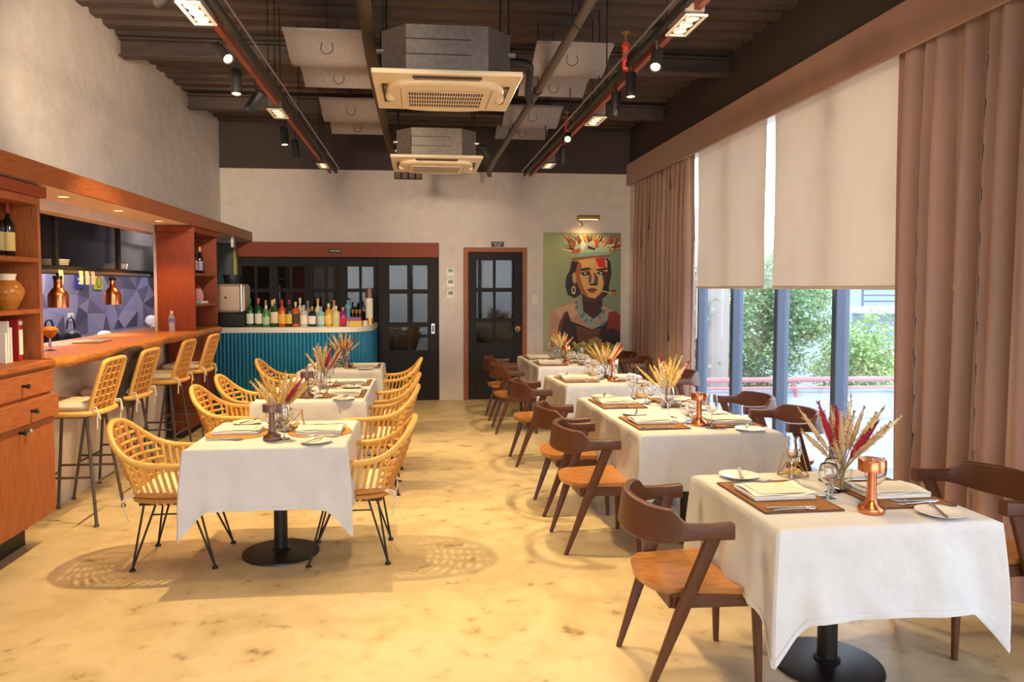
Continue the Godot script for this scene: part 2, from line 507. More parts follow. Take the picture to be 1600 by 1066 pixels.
func tree(called: String, label: String, at: Vector3, r: Vector3, num: int, cols: Array, lean := 0.0) -> void:
	var o := thing(called, label, "tree", at, 0, "trees outside the window")
	var tb := MB.new()
	tb.tube(curve([v3(0, -2.2, 0), v3(0.06, -1.0, 0.03), v3(-0.03, -0.1, 0), v3(0.1, r.y * 0.35, 0.05)], 4), 0.08, 7)
	for k in 7:
		var a := rng.randf() * TAU
		tb.tube(curve([v3(0, -1.2 + k * 0.12 * r.y, 0), v3(cos(a) * r.x * 0.4, -0.9 + k * 0.14 * r.y, sin(a) * r.z * 0.4), v3(cos(a) * r.x * 0.7, -0.7 + k * 0.15 * r.y, sin(a) * r.z * 0.8)], 4), 0.018, 5)
	part(o, "trunk", tb, M.bark)
	var lf := MB.new()
	for s: float in [-1.0, 1.0]:
		lf.tri(v3(0, 0, 0), v3(s * 0.45, 0.16, 0.5), v3(0, 0, 1), v3(-s * 0.3, 1, 0).normalized(), v3(-s * 0.3, 1, 0).normalized(), v3(-s * 0.3, 1, 0).normalized())
	var mm := MultiMesh.new()
	mm.transform_format = MultiMesh.TRANSFORM_3D
	mm.use_colors = true
	mm.mesh = lf.mesh()
	mm.instance_count = num * 3
	var cl := []
	for k in 46:
		var d := v3(rng.randfn(), rng.randfn(), rng.randfn()).normalized() * sqrt(rng.randf())
		cl.append(d * r * 0.95)
	for i in num * 3:
		var p: Vector3 = cl[rng.randi() % cl.size()] + v3(rng.randfn(), rng.randfn() * 0.8, rng.randfn()) * 0.2
		var q := Basis.from_euler(v3(rng.randf_range(-0.9, 0.9), rng.randf() * TAU, rng.randf_range(-0.9, 0.9))).scaled(Vector3.ONE * rng.randf_range(0.06, 0.115))
		mm.set_instance_transform(i, Transform3D(q, p))
		var c: Color = cols[rng.randi() % cols.size()]
		mm.set_instance_color(i, c.srgb_to_linear())
	var mi := MultiMeshInstance3D.new()
	mi.name = "foliage"
	mi.multimesh = mm
	mi.material_override = M.leaf
	mi.set_meta("kind", "stuff")
	o.add_child(mi, true)

func outside() -> void:
	var lf := mt("leaf", Color.WHITE, 0.5)
	lf.vertex_color_use_as_albedo = true
	lf.backlight_enabled = true; lf.backlight = Color(0.5, 0.6, 0.35)
	mt("bark", c8(160, 154, 146), 0.8)
	tri(mt("outside_ground", Color.WHITE, 0.9), noise(71, 0.02, [c8(150, 158, 164), c8(168, 176, 182)], 256, 4), v3(0.2, 0.2, 0.2))
	tri(mt("white_render", Color.WHITE, 0.8), noise(72, 0.02, [c8(172, 180, 186), c8(186, 194, 200)], 256, 4), v3(0.3, 0.3, 0.3))
	mt("grey_render", c8(160, 174, 184), 0.8)
	var g := shell("ground", "outside_ground", [[v3(3.6, -2.3, -60), v3(60, -2.2, 12)]])
	var w := thing("parapet_wall", "long white rendered terrace wall outside the window, below the red pipes", "wall", v3(9, -2.2, -14.7), -0.06)
	var b := MB.new(); b.box(v3(0.5, 0.83, 0), v3(11.4, 1.66, 0.2), 0.01); part(w, "wall_body", b, M.white_render)
	b = MB.new(); b.box(v3(0.5, 1.7, 0), v3(11.5, 0.07, 0.3), 0.015); part(w, "coping", b, M.grey_render)
	b = MB.new(); b.box(v3(0.5, 1.1, 0.11), v3(11.4, 0.025, 0.03), 0.004); part(w, "ledge", b, M.grey_render)
	mt("pipe_pink", c8(188, 124, 124), 0.6)
	for k in 2:
		var p := thing("red_pipe", ["thick faded red pipe running along the top of the outside wall, upper one", "thin faded red pipe just under the thicker one on the outside wall"][k], "pipe", v3(9, -0.27 - 0.16 * k, -14.5 + 0.1 * k), -0.06)
		b = MB.new(); b.rod(v3(-5.2, 0, 0), v3(6.2, 0.04, 0), 0.055 - 0.025 * k, 10); part(p, "pipe_run", b, M.pipe_pink)
		for j in 4:
			b = MB.new(); b.box(v3(-3.6 + j * 2.4, -0.09, -0.05), v3(0.05, 0.2, 0.1), 0.006); part(p, "bracket", b, M.pipe_pink)
	var cg := [c8(134, 168, 118), c8(160, 190, 134), c8(104, 144, 104), c8(184, 206, 158), c8(118, 156, 122)]
	var cy := [c8(176, 200, 130), c8(196, 216, 152), c8(148, 180, 116)]
	tree("garden_tree", "bushy green tree outside the window, left of the others", v3(6.6, 0.6, -17.4), v3(1.3, 2.2, 1.2), 4200, cg)
	tree("garden_tree", "bushy green tree outside, in the middle pane of the window", v3(8.7, 0.7, -17.2), v3(1.5, 2.1, 1.3), 5200, cg)
	tree("garden_tree", "pale yellow-green conifer outside, in front of the grey building", v3(11.1, -0.5, -17.6), v3(1.2, 1.5, 1.0), 3200, cy)
	tree("garden_tree", "taller green tree outside, behind the bushy ones", v3(9.6, 1.4, -21.5), v3(3.4, 2.6, 1.6), 7500, cg)
	tree("garden_tree", "green tree outside, by the pale trunk at the left", v3(5.0, 1.2, -21.0), v3(2.2, 2.6, 1.6), 4800, cg)
	b = MB.new(); b.tube(curve([v3(0, -2, 0), v3(0.05, 0, 0), v3(0.02, 2, 0.05), v3(-0.1, 4.4, 0)], 5), 0.24, 12)
	solo("tree_trunk", b, M.bark, "thick pale bare trunk standing outside behind the white wall", "tree trunk", v3(6.75, -0.2, -16.2))
	var h := thing("grey_building", "pale grey building with a railed balcony outside, at the right of the window", "building", v3(17.5, -2.2, -27))
	b = MB.new(); b.box(v3(1.2, 4, 0), v3(7, 8, 5), 0.02); part(h, "wall", b, M.grey_render)
	b = MB.new(); b.box(v3(0.5, 3.1, 3.1), v3(6.5, 0.25, 1.3), 0.02); part(h, "balcony_slab", b, M.white_render)
	for k in 3:
		b = MB.new(); b.box(v3(-1.9 + k * 2.0, 5.1, 2.5), v3(0.7, 1.6, 0.08), 0.01); part(h, "window_pane", b, M.glass_dark_out if M.has("glass_dark_out") else mt("glass_dark_out", c8(120, 140, 152), 0.15))
	for k in 5:
		b = MB.new(); b.rod(v3(-2.7, 3.4 + k * 0.2, 3.7), v3(3.7, 3.4 + k * 0.2, 3.7), 0.022, 6); part(h, "railing_bar", b, M.mullion)
	for k in 6:
		b = MB.new(); b.box(v3(-2.7 + k * 1.28, 3.75, 3.7), v3(0.05, 1.1, 0.05)); part(h, "railing_post", b, M.mullion)
	var s := thing("garden_shed", "low white flat-roofed outbuilding outside, behind the wall at the left", "shed", v3(4.0, -2.2, -17.0))
	b = MB.new(); b.box(v3(0, 0.8, 0), v3(1.8, 1.75, 1.6), 0.02); part(s, "wall", b, M.grey_render)
	b = MB.new(); b.box(v3(0, 2.0, 0), v3(2.5, 0.13, 2.2), 0.02); part(s, "roof", b, M.white_render)

func ac_unit(label: String, at: Vector3, d: float) -> void:
	var o := thing("ceiling_cassette", label, "air conditioner", at, 0.0, "ceiling cassettes")
	var b := MB.new()
	var w := 0.42; var c := 0.16
	var oct := PackedVector2Array([Vector2(-w + c, -w), Vector2(w - c, -w), Vector2(w, -w + c), Vector2(w, w - c), Vector2(w - c, w), Vector2(-w + c, w), Vector2(-w, w - c), Vector2(-w, -w + c)])
	b.prism(oct, 0.29, Transform3D(Basis(Vector3.RIGHT, -PI / 2), v3(0, 0.035, 0)))
	part(o, "body", b, M.galvanised)
	b = MB.new()
	b.box(v3(-0.06, 0.235, 0.424), v3(0.42, 0.005, 0.006)); b.box(v3(-0.06, 0.14, 0.424), v3(0.42, 0.005, 0.006)); b.box(v3(-0.27, 0.187, 0.424), v3(0.006, 0.1, 0.006))
	part(o, "cover_seam", b, M.slot_dark)
	# panel with rounded belly
	b = MB.new(); b.box(v3(0, 0.02, 0), v3(0.955, 0.03, d), 0.006); part(o, "panel", b, M.ac_white)
	var belly := []
	for r: Array in [[1.0, 0.006], [1.0, -0.01], [0.97, -0.024], [0.9, -0.034], [0.001, -0.036]]:
		var row := PackedVector3Array()
		for k in 48:
			var a := TAU * k / 48.0
			var ca := cos(a); var sa := sin(a)
			var q := pow(pow(absf(ca), 3.4) + pow(absf(sa), 3.4), -1.0 / 3.4)
			row.append(v3(ca * q * 0.395, 0, sa * q * 0.385) * r[0] + v3(0, r[1], 0))
		belly.append(row)
	b = MB.new(); b.grid(belly, true, -1.0); part(o, "front_grille_frame", b, M.ac_white)
	for s in 4:
		var q := Basis(Vector3.UP, PI / 2 * s)
		b = MB.new(); b.box(q * v3(0, 0.0, 0.408), (q * v3(0.44, 0.012, 0.03)).abs(), 0.003)
		part(o, "air_slot", b, M.slot_dark)
		b = MB.new(); b.box(q * v3(0, -0.008, 0.395), (q * v3(0.42, 0.006, 0.026)).abs(), 0.002)
		part(o, "louvre_flap", b, M.ac_grey)
	for s: float in [-1.0, 1.0]:
		b = MB.new(); b.ball(v3(s * 0.375, -0.016, -0.02), v3(0.035, 0.03, 0.1), 12); part(o, "side_louvre", b, M.ac_white)
		b = MB.new(); b.box(v3(s * 0.30, -0.0365, 0.0), v3(0.004, 0.003, 0.5)); part(o, "panel_line", b, M.ac_grey)
		for u: float in [-1.0, 1.0]:
			b = MB.new(); b.rod(v3(s * 0.41, 0.2, u * 0.25), v3(s * 0.41, 1.03, u * 0.25), 0.006, 6); part(o, "hanger_rod", b, M.black_metal)
			b = MB.new(); b.box(v3(s * 0.425, 0.2, u * 0.25), v3(0.06, 0.02, 0.05), 0.004); b.box(v3(s * 0.41, 0.17, u * 0.25), v3(0.02, 0.05, 0.02), 0.003); part(o, "hanger_bracket", b, M.steel)
	b = MB.new(); b.box(v3(0, -0.037, 0), v3(0.5, 0.003, 0.4)); part(o, "intake", b, M.slot_dark)
	for k in 5:
		b = MB.new(); b.box(v3(0, -0.0395, -0.2 + k * 0.1), v3(0.51, 0.004, 0.014)); part(o, "grille_bar", b, M.ac_white)
	for k in 30:
		b = MB.new(); b.box(v3(-0.25 + k * 0.5 / 29, -0.0388, 0), v3(0.006, 0.004, 0.4)); part(o, "grille_slat", b, M.ac_white)

func ceiling_things() -> void:
	ac_unit("nearer cream four-way air conditioner cassette hanging from the black ceiling", v3(0.185, 3.0, -5.16), 0.94)
	ac_unit("farther cream four-way air conditioner cassette hanging nearest the back wall", v3(0.19, 3.0, -8.18), 1.02)
	var i := 0
	for q: Array in [[-0.7, -6.3, "left of the nearer unit"], [-0.7, -8.33, "left of the farther unit"], [1.245, -6.4, "right of the nearer unit"], [1.235, -8.43, "right of the farther unit"]]:
		var o := thing("acoustic_panel", "wavy grey acoustic panel hung from ceiling, " + q[2], "acoustic panel", v3(q[0], 3.53, q[1]), 0, "wavy ceiling baffles")
		var g := []; var g2 := []
		for k in 25:
			var zz := 0.57 - 1.14 * k / 24.0
			var y := 0.06 * cos(TAU * (0.57 - zz) / 0.84) - 0.02 * k / 24.0
			var row := PackedVector3Array(); var row2 := PackedVector3Array()
			for x: float in [-0.31, -0.1, 0.1, 0.31]:
				row.append(v3(x, y, zz)); row2.append(v3(x, y + 0.022, zz))
			g.append(row); g2.append(row2)
		var b := MB.new()
		b.grid(g, false, -1.0); b.grid(g2)
		for k in 24:
			for j in [0, 3]:
				b.quad(g[k][j], g[k + 1][j], g2[k + 1][j], g2[k][j], v3(-1.0 if j == 0 else 1.0, 0, 0))
		for k in [0, 24]:
			for j in 3:
				b.quad(g[k][j], g[k][j + 1], g2[k][j + 1], g2[k][j], v3(0, 0, 1.0 if k == 0 else -1.0))
		part(o, "sheet", b, M.felt_grey)
		for s: float in [-1.0, 1.0]:
			b = MB.new(); b.rod(v3(0, 0.08, s * 0.42), v3(0, 0.5, s * 0.42), 0.004, 5)
			b.tube(curve([v3(0, 0.13, s * 0.42), v3(0.03, 0.05, s * 0.42), v3(0.045, -0.03, s * 0.42), v3(0, -0.06, s * 0.42), v3(-0.045, -0.03, s * 0.42), v3(-0.03, 0.05, s * 0.42)], 3, true), 0.003, 5, true)
			part(o, "hanging_wire", b, M.black_metal)
		i += 1
	var b := MB.new()
	b.tube(curve([v3(1.1, 3.5, -3.6), v3(1.08, 3.46, -5.5), v3(1.06, 3.42, -7.4), v3(0.98, 3.31, -9.9), v3(0.97, 3.2, -10.2)], 6), 0.034, 12)
	var p := thing("drain_pipe", "long brown-grey pipe slanting across the ceiling right of the air conditioners", "pipe")
	part(p, "pipe_run", b, M.pipe_grey)
	for k in 3:
		b = MB.new(); b.rod(v3(1.09 - 0.025 * k, 3.47 - 0.03 * k, -5.0 - 1.6 * k), v3(1.09 - 0.025 * k, 4.04, -5.0 - 1.6 * k), 0.005, 5); part(p, "hanger_rod", b, M.black_metal)
		b = MB.new(); b.tube(curve([v3(1.09 - 0.025 * k + 0.04, 3.46 - 0.03 * k, -5.0 - 1.6 * k), v3(1.09 - 0.025 * k, 3.5 - 0.03 * k, -5.0 - 1.6 * k), v3(1.09 - 0.025 * k - 0.04, 3.46 - 0.03 * k, -5.0 - 1.6 * k), v3(1.09 - 0.025 * k, 3.42 - 0.03 * k, -5.0 - 1.6 * k)], 4, true), 0.006, 5, true); part(p, "pipe_ring", b, M.black_metal)
	p = thing("lagged_pipe", "rough brown lagged pipe running along the ceiling left of the air conditioners", "pipe")
	b = MB.new(); b.tube(curve([v3(-0.345, 3.48, -3.2), v3(-0.335, 3.44, -4.8), v3(-0.36, 3.42, -6.4), v3(-0.34, 3.38, -9.6)], 6), 0.047, 12); part(p, "lagging", b, M.lagging)
	for k in 4:
		b = MB.new(); b.rod(v3(-0.34, 3.4, -4.3 - 1.3 * k), v3(-0.34, 4.04, -4.3 - 1.3 * k), 0.005, 5); part(p, "hanger_rod", b, M.black_metal)
	b = MB.new(); b.tube(curve([v3(0.58, 3.25, -5.22), v3(0.7, 3.255, -5.22), v3(0.79, 3.25, -5.28), v3(0.83, 3.24, -5.55), v3(0.9, 3.26, -6.1), v3(1.02, 3.36, -6.75)], 6), 0.026, 10)
	solo("hose", b, M.black, "black bent hose leaving the right side of the nearer air conditioner", "hose")
	b = MB.new(); b.tube(curve([v3(0.6, 3.2, -8.2), v3(0.72, 3.22, -8.2), v3(0.78, 3.2, -8.5), v3(0.86, 3.3, -9.2)], 6), 0.024, 10)
	solo("hose", b, M.black, "black hose leaving the right side of the farther air conditioner", "hose")
	for q: Array in [[-7.3, "nearer"], [-9.3, "farther"]]:
		b = MB.new()
		b.box(v3(0.2, 3.97, q[0]), v3(5.9, 0.015, 0.14)); b.box(v3(0.2, 3.82, q[0]), v3(5.9, 0.015, 0.14)); b.box(v3(0.2, 3.9, q[0]), v3(5.9, 0.16, 0.012))
		solo("ceiling_beam", b, M.ceiling_black, q[0] as String if q[0] is String else "%s black steel beam running across the room under the ceiling deck" % q[1], "beam")
	for q: Array in [[v3(1.4, 3.14, -4.95), 0.22, "nearer"], [v3(1.4, 3.14, -6.94), 0.15, "farther"]]:
		var s := thing("sprinkler", "%s upright red sprinkler standing above the right track" % q[2], "sprinkler", q[0])
		b = MB.new(); b.lathe([Vector2(0.001, 0.0), Vector2(0.024, 0.0), Vector2(0.024, q[1] * 0.7), Vector2(0.032, q[1] * 0.72), Vector2(0.03, q[1] * 0.8), Vector2(0.014, q[1] * 0.86), Vector2(0.001, q[1] * 0.86)], Vector3.ZERO, 12); part(s, "pipe_stub", b, M.red_paint)
		b = MB.new(); b.rod(v3(0, q[1] * 0.86, 0), v3(0, q[1] + 0.03, 0), 0.006, 6); b.lathe([Vector2(0.001, 0), Vector2(0.03, 0), Vector2(0.03, 0.004), Vector2(0.001, 0.004)], v3(0, q[1] + 0.03, 0), 12); part(s, "deflector", b, M.brass)
	b = MB.new(); b.rod(v3(1.4, 3.16, -4.95), v3(1.5, 3.16, -4.95), 0.018, 8)
	# return air grille on the back wall
	var o := thing("air_grille", "dark slatted vent on the back wall just under the farther air conditioner", "vent", v3(-0.15, 3.29, -10.85))
	b = MB.new(); b.box(v3(0, 0, -0.005), v3(0.4, 0.11, 0.02), 0.004); part(o, "frame", b, M.dark_frame)
	for k in 4:
		b = MB.new(); b.box(v3(-0.15 + k * 0.1, 0, 0.008), v3(0.075, 0.085, 0.012), 0.003); part(o, "slat_block", b, M.pipe_grey)

func track_spot(label: String, at: Vector3, aim: Vector3, e: float, angle := 34.0, tint := WARM, size := 0.03) -> void:
	var d := (aim - at).normalized()
	var o := thing("track_spotlight", label, "spotlight", at, 0, "cylinder track spotlights")
	var y := d
	var x := (Vector3.FORWARD.cross(y)).normalized()
	var q := Basis(x, y, x.cross(y))
	var b := MB.new()
	b.lathe([Vector2(0.001, -0.11), Vector2(0.03, -0.11), Vector2(0.036, -0.104), Vector2(0.036, 0.055), Vector2(0.032, 0.055), Vector2(0.03, 0.04), Vector2(0.001, 0.04)], Vector3.ZERO, 16, q)
	part(o, "housing", b, M.black)
	b = MB.new(); b.lathe([Vector2(0.001, 0.045), Vector2(0.028, 0.045), Vector2(0.026, 0.05), Vector2(0.001, 0.052)], Vector3.ZERO, 16, q)
	part(o, "lens", b, M.lamp_glow)
	b = MB.new(); b.rod(v3(0, 0.0, 0.0) - d * 0.06, v3(0, 0.22, 0), 0.008, 8); b.box(v3(0, 0.225, 0), v3(0.035, 0.03, 0.09), 0.004); part(o, "stem", b, M.black)
	spot(at + d * 0.075, aim, e, angle, tint, size)

func triple_box(label: String, at: Vector3, e: float) -> void:
	var o := thing("downlight_box", label, "ceiling light", at, 0, "three-lamp downlight boxes")
	var b := MB.new()
	b.box(v3(0, 0.1, 0), v3(0.11, 0.13, 0.28), 0.005)
	part(o, "housing", b, M.pipe_grey)
	b = MB.new()
	for s: float in [-1.0, 1.0]:
		b.box(v3(s * 0.053, 0.012, 0), v3(0.018, 0.012, 0.33), 0.003); b.box(v3(0, 0.012, s * 0.156), v3(0.09, 0.012, 0.018), 0.003)
	part(o, "frame", b, M.fixture_white)
	b = MB.new(); b.box(v3(0, 0.03, 0), v3(0.09, 0.01, 0.3)); part(o, "inset", b, M.slot_dark)
	for k in 3:
		b = MB.new(); b.lathe([Vector2(0.04, 0.014), Vector2(0.034, 0.01), Vector2(0.03, 0.022), Vector2(0.04, 0.024)], v3(0, 0, (k - 1) * 0.095), 16); part(o, "lamp_ring", b, M.fixture_white)
		b = MB.new(); b.lathe([Vector2(0.001, 0.013), Vector2(0.022, 0.014), Vector2(0.032, 0.022)], v3(0, 0, (k - 1) * 0.095), 16); part(o, "lamp_lens", b, M.lamp_glow)
	for s: float in [-1.0, 1.0]:
		b = MB.new(); b.rod(v3(0, 0.16, s * 0.12), v3(0, 0.93, s * 0.12), 0.005, 5); part(o, "hanger_rod", b, M.black_metal)
	spot(at + v3(0, -0.02, 0), at + v3(0, -3, 0), e, 52.0, WARM, 0.05)

func track_lights() -> void:
	var xs := [-1.12, 1.46]
	for k in 2:
		var x: float = xs[k]
		var s := 1.0 if k == 1 else -1.0
		var o := thing("lighting_track", ["left", "right"][k] + " suspended red channel with black lighting track running down the room", "lighting track", v3(x, 3.15, -4.0))
		var b := MB.new()
		b.box(v3(s * 0.035, 0.02, -1.9), v3(0.005, 0.05, 7.8)); b.box(v3(s * 0.02, -0.003, -1.9), v3(0.035, 0.005, 7.8)); b.box(v3(s * 0.005, 0.02, -1.9), v3(0.005, 0.05, 7.8))
		part(o, "channel", b, M.channel_red)
		b = MB.new(); b.box(v3(-s * 0.05, 0.02, -1.9), v3(0.036, 0.034, 7.9), 0.003); part(o, "track_rail", b, M.black)
		b = MB.new(); b.rod(v3(-s * 0.09, 0.06, 1.9), v3(-s * 0.09, 0.06, -5.8), 0.007, 8); part(o, "conduit", b, M.steel)
		for j in 6:
			b = MB.new(); b.rod(v3(-s * 0.05, 0.03, 1.2 - j * 1.35), v3(-s * 0.05, 0.9, 1.2 - j * 1.35), 0.005, 5); part(o, "hanger_rod", b, M.black_metal)
	var ln := ["glaring", "second", "third", "fourth", "last"]
	var L := [v3(-1.17, 3.08, -4.69), v3(-1.17, 2.97, -4.98), v3(-1.17, 2.97, -5.45), v3(-1.17, 2.97, -6.68), v3(-1.17, 2.97, -7.3)]
	var La := [v3(1.3, 0.4, -2.4), v3(-1.1, 0, -4.5), v3(-2.8, 1.0, -6.0), v3(-0.9, 0, -6.4), v3(-0.9, 0, -8.2)]
	for i in 5:
		track_spot(["glaring black spotlight on the left track, turned towards the camera", "black spotlight on the left track, next behind the glaring one", "third black spotlight along the left track, just before the small lamp box", "fourth black spotlight along the left track, past the small lamp box", "fifth black spotlight along the left track, nearest the back wall"][i], L[i], La[i], SPOT_E * [2.0, 3.2, 1.2, 2.0, 2.2][i], [34.0, 50.0, 34.0, 42.0, 42.0][i])
	var R := [v3(1.42, 3.02, -4.36), v3(1.42, 3.0, -4.89), v3(1.42, 2.97, -5.27), v3(1.42, 3.1, -7.01), v3(1.42, 2.95, -7.25)]
	var Ra := [v3(0.5, 0.4, -2.4), v3(1.4, 0, -4.7), v3(1.5, 0, -6.0), v3(0.6, 0.7, -2.6), v3(1.5, 0, -8.3)]
	for i in 5:
		track_spot(["glaring black spotlight on the right track, turned towards the camera", "black spotlight on the right track, next behind the glaring one", "hanging black cylinder spotlight on the right track, before the middle lamp box", "small glaring spotlight far along the right track", "black spotlight on the right track, just under the small glaring one"][i], R[i], Ra[i], SPOT_E * [1.0, 2.0, 1.8, 1.0, 2.4][i], [34.0, 44.0, 40.0, 34.0, 44.0][i])
	var bl := [v3(-1.16, 3.1, -4.1), v3(-1.16, 3.1, -6.35), v3(-1.13, 3.1, -9.0), v3(1.47, 3.1, -4.0), v3(1.53, 3.1, -6.35), v3(1.54, 3.1, -8.72)]
	for i in 6:
		triple_box(["nearest", "middle", "farthest"][i % 3] + " white-framed three-lamp downlight box on the " + ["left", "right"][i / 3] + " track", bl[i], SPOT_E * 0.6)
	# the same tracks go on behind the photographer
	for x: float in [-1.16, 1.47]:
		for zz: float in [-1.6, 0.9]:
			triple_box("three-lamp downlight box on the %s track %s" % ["left" if x < 0 else "right", "overhead before the camera" if zz < 0 else "behind the camera"], v3(x, 3.1, zz), SPOT_E * 0.6)
	track_spot("black spotlight on the right track overhead, aimed at the front table", v3(1.42, 3.0, -1.9), v3(1.2, 0.0, -3.4), SPOT_E * 0.6)
	track_spot("black spotlight on the left track overhead, aimed at the first table", v3(-1.17, 3.0, -2.2), v3(-0.6, 0.0, -2.6), SPOT_E * 1.2)
	track_spot("black spotlight on the right track overhead, aimed at the drawers", v3(1.42, 3.0, -2.6), v3(-2.3, 0.7, -4.3), SPOT_E * 1.2, 22.0)
	# more track heads overhead and behind the camera wash the walls
	var wash := [["left", "near left wall", v3(-1.17, 3.0, -1.2), v3(-2.8, 3.3, -2.6), 0.5, 40.0], ["right", "middle left wall", v3(1.42, 3.0, -2.9), v3(-2.8, 3.3, -5.2), 2.4, 30.0], ["left", "far left wall", v3(-1.17, 3.0, -3.6), v3(-2.8, 3.2, -7.3), 3.0, 24.0], ["left", "back wall above the bar", v3(-1.17, 3.0, -2.8), v3(-1.1, 2.7, -10.87), 8.0, 19.0], ["right", "back wall by the portrait", v3(1.42, 3.0, -2.3), v3(1.8, 2.6, -10.87), 8.0, 17.0], ["left", "blinds", v3(-1.17, 3.0, -2.6), v3(3.1, 2.1, -5.8), 2.3, 24.0], ["left", "near curtain", v3(-1.17, 3.0, -0.6), v3(3.1, 2.4, -3.6), 0.9, 30.0]]
	for q: Array in wash:
		track_spot("hidden black spotlight on the %s track washing the %s" % [q[0], q[1]], q[2], q[3], SPOT_E * q[4], q[5], WASH, 0.14)

func bottle(label: String, at: Vector3, h: float, r: float, body: Color, lab: Color, cap: Color, group := "", shape := 0) -> Node3D:
	var o := thing("bottle", label, "bottle", at, 0, group)
	var nk := 0.012
	var sh := h * (0.58 if shape == 0 else 0.66)
	var pr := [Vector2(0.001, 0), Vector2(r * 0.9, 0), Vector2(r, 0.006), Vector2(r, sh), Vector2(r * 0.9, sh + r * 0.5), Vector2(r * 0.5, sh + r * 1.1), Vector2(nk, sh + r * 1.5), Vector2(nk, h * 0.93)]
	if shape == 1:
		pr = [Vector2(0.001, 0), Vector2(r * 0.95, 0), Vector2(r, 0.006), Vector2(r, sh), Vector2(r * 0.86, sh + r * 0.3), Vector2(nk * 1.1, sh + r * 0.55), Vector2(nk, h * 0.93)]
	var bm: StandardMaterial3D = M.get("b" + body.to_html()) if M.has("b" + body.to_html()) else mt("b" + body.to_html(), body, 0.08)
	bm.clearcoat_enabled = true; bm.clearcoat = 0.6; bm.clearcoat_roughness = 0.03
	part(o, "body", MB.new().lathe(pr, Vector3.ZERO, 18), bm)
	var lm: StandardMaterial3D = M.get("l" + lab.to_html()) if M.has("l" + lab.to_html()) else mt("l" + lab.to_html(), lab, 0.7)
	part(o, "paper_label", MB.new().lathe([Vector2(r + 0.0006, sh * 0.2), Vector2(r + 0.001, sh * 0.205), Vector2(r + 0.001, sh * 0.8), Vector2(r + 0.0006, sh * 0.805)], Vector3.ZERO, 18), lm)
	var cm: StandardMaterial3D = M.get("l" + cap.to_html()) if M.has("l" + cap.to_html()) else mt("l" + cap.to_html(), cap, 0.5)
	part(o, "cap", MB.new().lathe([Vector2(nk + 0.001, h * 0.82), Vector2(nk + 0.004, h * 0.83), Vector2(nk + 0.004, h), Vector2(0.001, h)], Vector3.ZERO, 14), cm)
	return o

func slot_box(called: String, a: Vector3, b: Vector3, m: String, parent: Node3D, bv := 0.003, label := "") -> MeshInstance3D:
	return part(parent, called, MB.new().span(a - parent.position, b - parent.position, bv), M[m], label)

func heat_lamp(label: String, at: Vector3) -> void:
	var o := thing("heat_lamp", label, "lamp", at, 0, "copper heat lamps over the pass")
	part(o, "shade", MB.new().lathe([Vector2(0.074, 0), Vector2(0.08, 0.0), Vector2(0.08, 0.1), Vector2(0.072, 0.125), Vector2(0.05, 0.152), Vector2(0.034, 0.17), Vector2(0.032, 0.235), Vector2(0.001, 0.235)], Vector3.ZERO, 28), M.copper)
	part(o, "collar", MB.new().lathe([Vector2(0.034, 0.235), Vector2(0.036, 0.237), Vector2(0.036, 0.265), Vector2(0.001, 0.265)], Vector3.ZERO, 16), M.black)
	part(o, "cord", MB.new().rod(v3(0, 0.26, 0), v3(0, 0.32, 0), 0.011, 8), M.black)
	part(o, "bulb", MB.new().ball(v3(0, 0.06, 0), v3(0.03, 0.035, 0.03), 12), M.soffit_glow)
	spot(at + v3(0, 0.01, 0), at + v3(0, -1, 0), 0.5, 50.0, Color(1, 0.75, 0.45))

